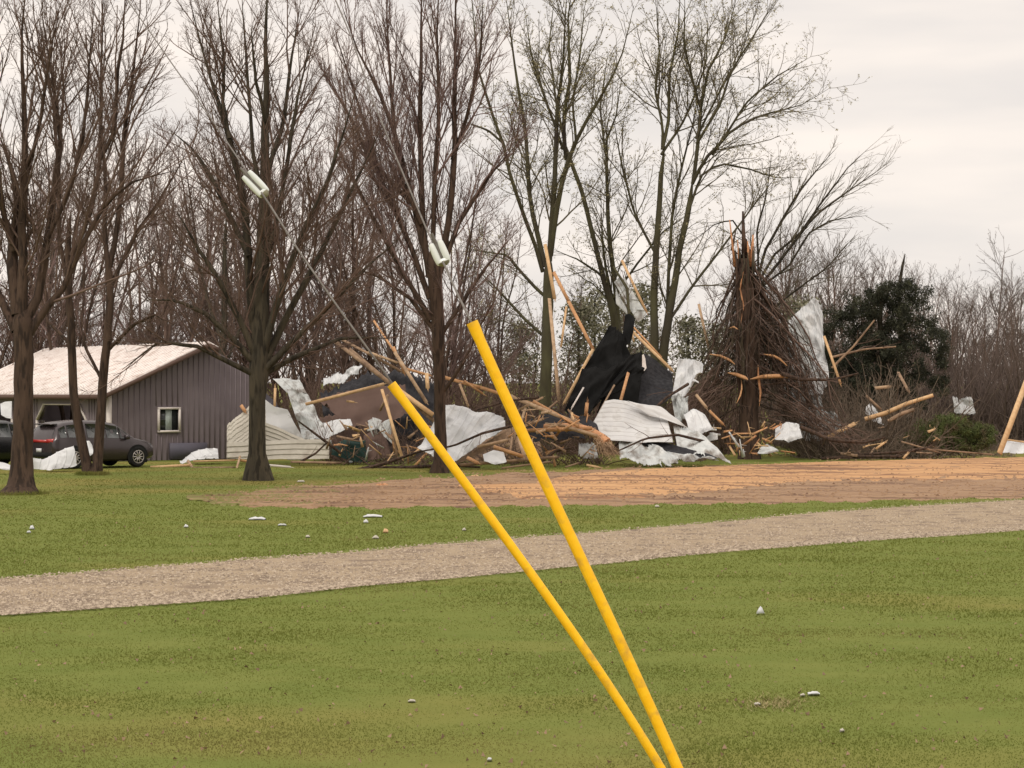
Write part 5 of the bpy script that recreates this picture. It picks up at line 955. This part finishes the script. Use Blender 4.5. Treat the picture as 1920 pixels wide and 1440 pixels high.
# ---------------------------------------------------------------- litter on the lawn
def scrap(px_, py_, w_px, h_px, m, label, name='litter', seed=0, tall=.4):
    p = G(px_, py_); d_ = p[1]; p[2] = gz(p[0], p[1]); w = w_px/F*d_; h = max(h_px/F*d_*tall*.95, .02); rr = np.random.RandomState(int(px_)+seed); K = 9; mb = MB()
    xs = np.linspace(-w/2, w/2, K); dep = w*.35+.02; V = []
    for sgn, zz in ((-1, .012), (0, h), (1, .012)):
        for q, x in enumerate(xs): V.append(p+np.array((x+rr.normal()*w*.03, sgn*dep*(.6+.4*rr.uniform()), zz*(1-.6*abs(x/w*2)**3)*rr.uniform(.75, 1.1)+.012)))
    for x in xs: V.append(p+np.array((x, 0, .004)))
    f = []
    for r_ in range(2):
        for q in range(K-1): f.append((r_*K+q, r_*K+q+1, (r_+1)*K+q+1, (r_+1)*K+q))
    for q in range(K-1): f.append((q, 3*K+q, 3*K+q+1, q+1)); f.append((2*K+q, 2*K+q+1, 3*K+q+1, 3*K+q))
    mb.add(V, f); return tag(mb.build(name, m), label, 'litter')
scrap(482, 972, 31, 7, 'white', 'long white strip on the grass straight below the dark straight trunk', tall=.8)
scrap(529, 984, 15, 5, 'torn', 'short bluish white strip right of the long white strip', tall=.8)
scrap(699, 967, 35, 7, 'white', 'long white strip on the grass left of the lower yellow guard', tall=.8)
scrap(686, 978, 9, 7, 'white', 'round white scrap just below the long strip near the guard', tall=1)
scrap(723, 998, 10, 8, 'wood_pale', 'tan scrap on the grass between long strip and driveway', tall=1)
scrap(704, 1009, 12, 6, 'siding', 'slanting cream scrap nearest the far edge of the driveway', tall=1)
scrap(60, 990, 8, 8, 'white', 'white scrap on the grass below the nearest thick trunk, upper of two', tall=1)
scrap(54, 999, 7, 5, 'torn', 'small scrap on the grass below the nearest thick trunk, lower of two', tall=1)
scrap(349, 988, 8, 6, 'white', 'tiny white scrap alone on the grass left of the long white strips', tall=1)
scrap(870, 994, 7, 6, 'siding', 'tiny pale scrap on the grass just left of the lower guard', tall=1)
scrap(577, 1007, 8, 5, 'siding', 'faint cream crumb on the grass by the driveway edge', tall=1)
scrap(716, 912, 26, 7, 'split', 'orange wood piece lying on the brown soil', tall=1)
scrap(564, 903, 14, 4, 'siding', 'pale flat scrap on the grass by the straight dark trunk', tall=1)
scrap(890, 893, 14, 4, 'wood_pale', 'pale chip on the soil below the large white roof sheet', tall=1)
p = G(1425, 1150); mb = MB(); a_ = np.array([(-.045, -.03, 0), (.05, -.035, .004), (.055, .03, 0), (-.04, .035, .006), (.004, 0, .085), (.02, -.012, .07)])+p
mb.add(a_, [(0, 1, 5), (0, 5, 4), (1, 2, 5), (2, 4, 5), (2, 3, 4), (3, 0, 4), (0, 2, 1), (0, 3, 2)]); tag(mb.build('litter', 'white'), 'white pyramid shaped paper on the near lawn', 'paper')
scrap(1526, 1301, 22, 6, 'white', 'flat white scrap on the near lawn beside the dry tuft', tall=1)
scrap(1505, 1304, 9, 4, 'siding', 'tiny scrap left of the flat white scrap on the near lawn', tall=1)
scrap(1420, 1320, 12, 8, 'siding', 'cream scrap at the left end of the dry grass tuft', tall=.6)
scrap(1579, 1368, 8, 6, 'siding', 'small cream dot on the near lawn lower right', tall=1)
scrap(772, 1310, 13, 4, 'siding', 'tiny pale scrap on the near lawn left of the guards', tall=1)
scrap(918, 1418, 9, 6, 'white', 'small white scrap at the bottom of the near lawn', tall=1)
scrap(1232, 949, 8, 5, 'siding', 'pale pebble on the edge between soil and grass', 'pebble', tall=1)
# dry grass tuft
rs = np.random.RandomState(12); m = 420; px_ = 1455+rs.normal(size=m)*32; py_ = 1316+rs.normal(size=m)*6
d_ = H*F/(py_-HY); p = np.stack([(px_-CX)/F*d_, d_, gz((px_-CX)/F*d_, d_)], 1); a = rs.uniform(0, 6.28, m); sdv = np.stack([np.cos(a), np.sin(a), a*0], 1)*.004
ln = np.stack([rs.normal(size=m)*.8, rs.normal(size=m)*.8, np.ones(m)*.6], 1)*.05; mb = MB(); mb.add(np.stack([p-sdv, p+sdv, p+ln], 1), np.arange(m*3).reshape(m, 3))
tag(mb.build('dry_grass', 'straw', origin=(X_(1455, 17), 17.4, 0)), 'patch of dry straw coloured grass on the near lawn', 'grass', kind='stuff')
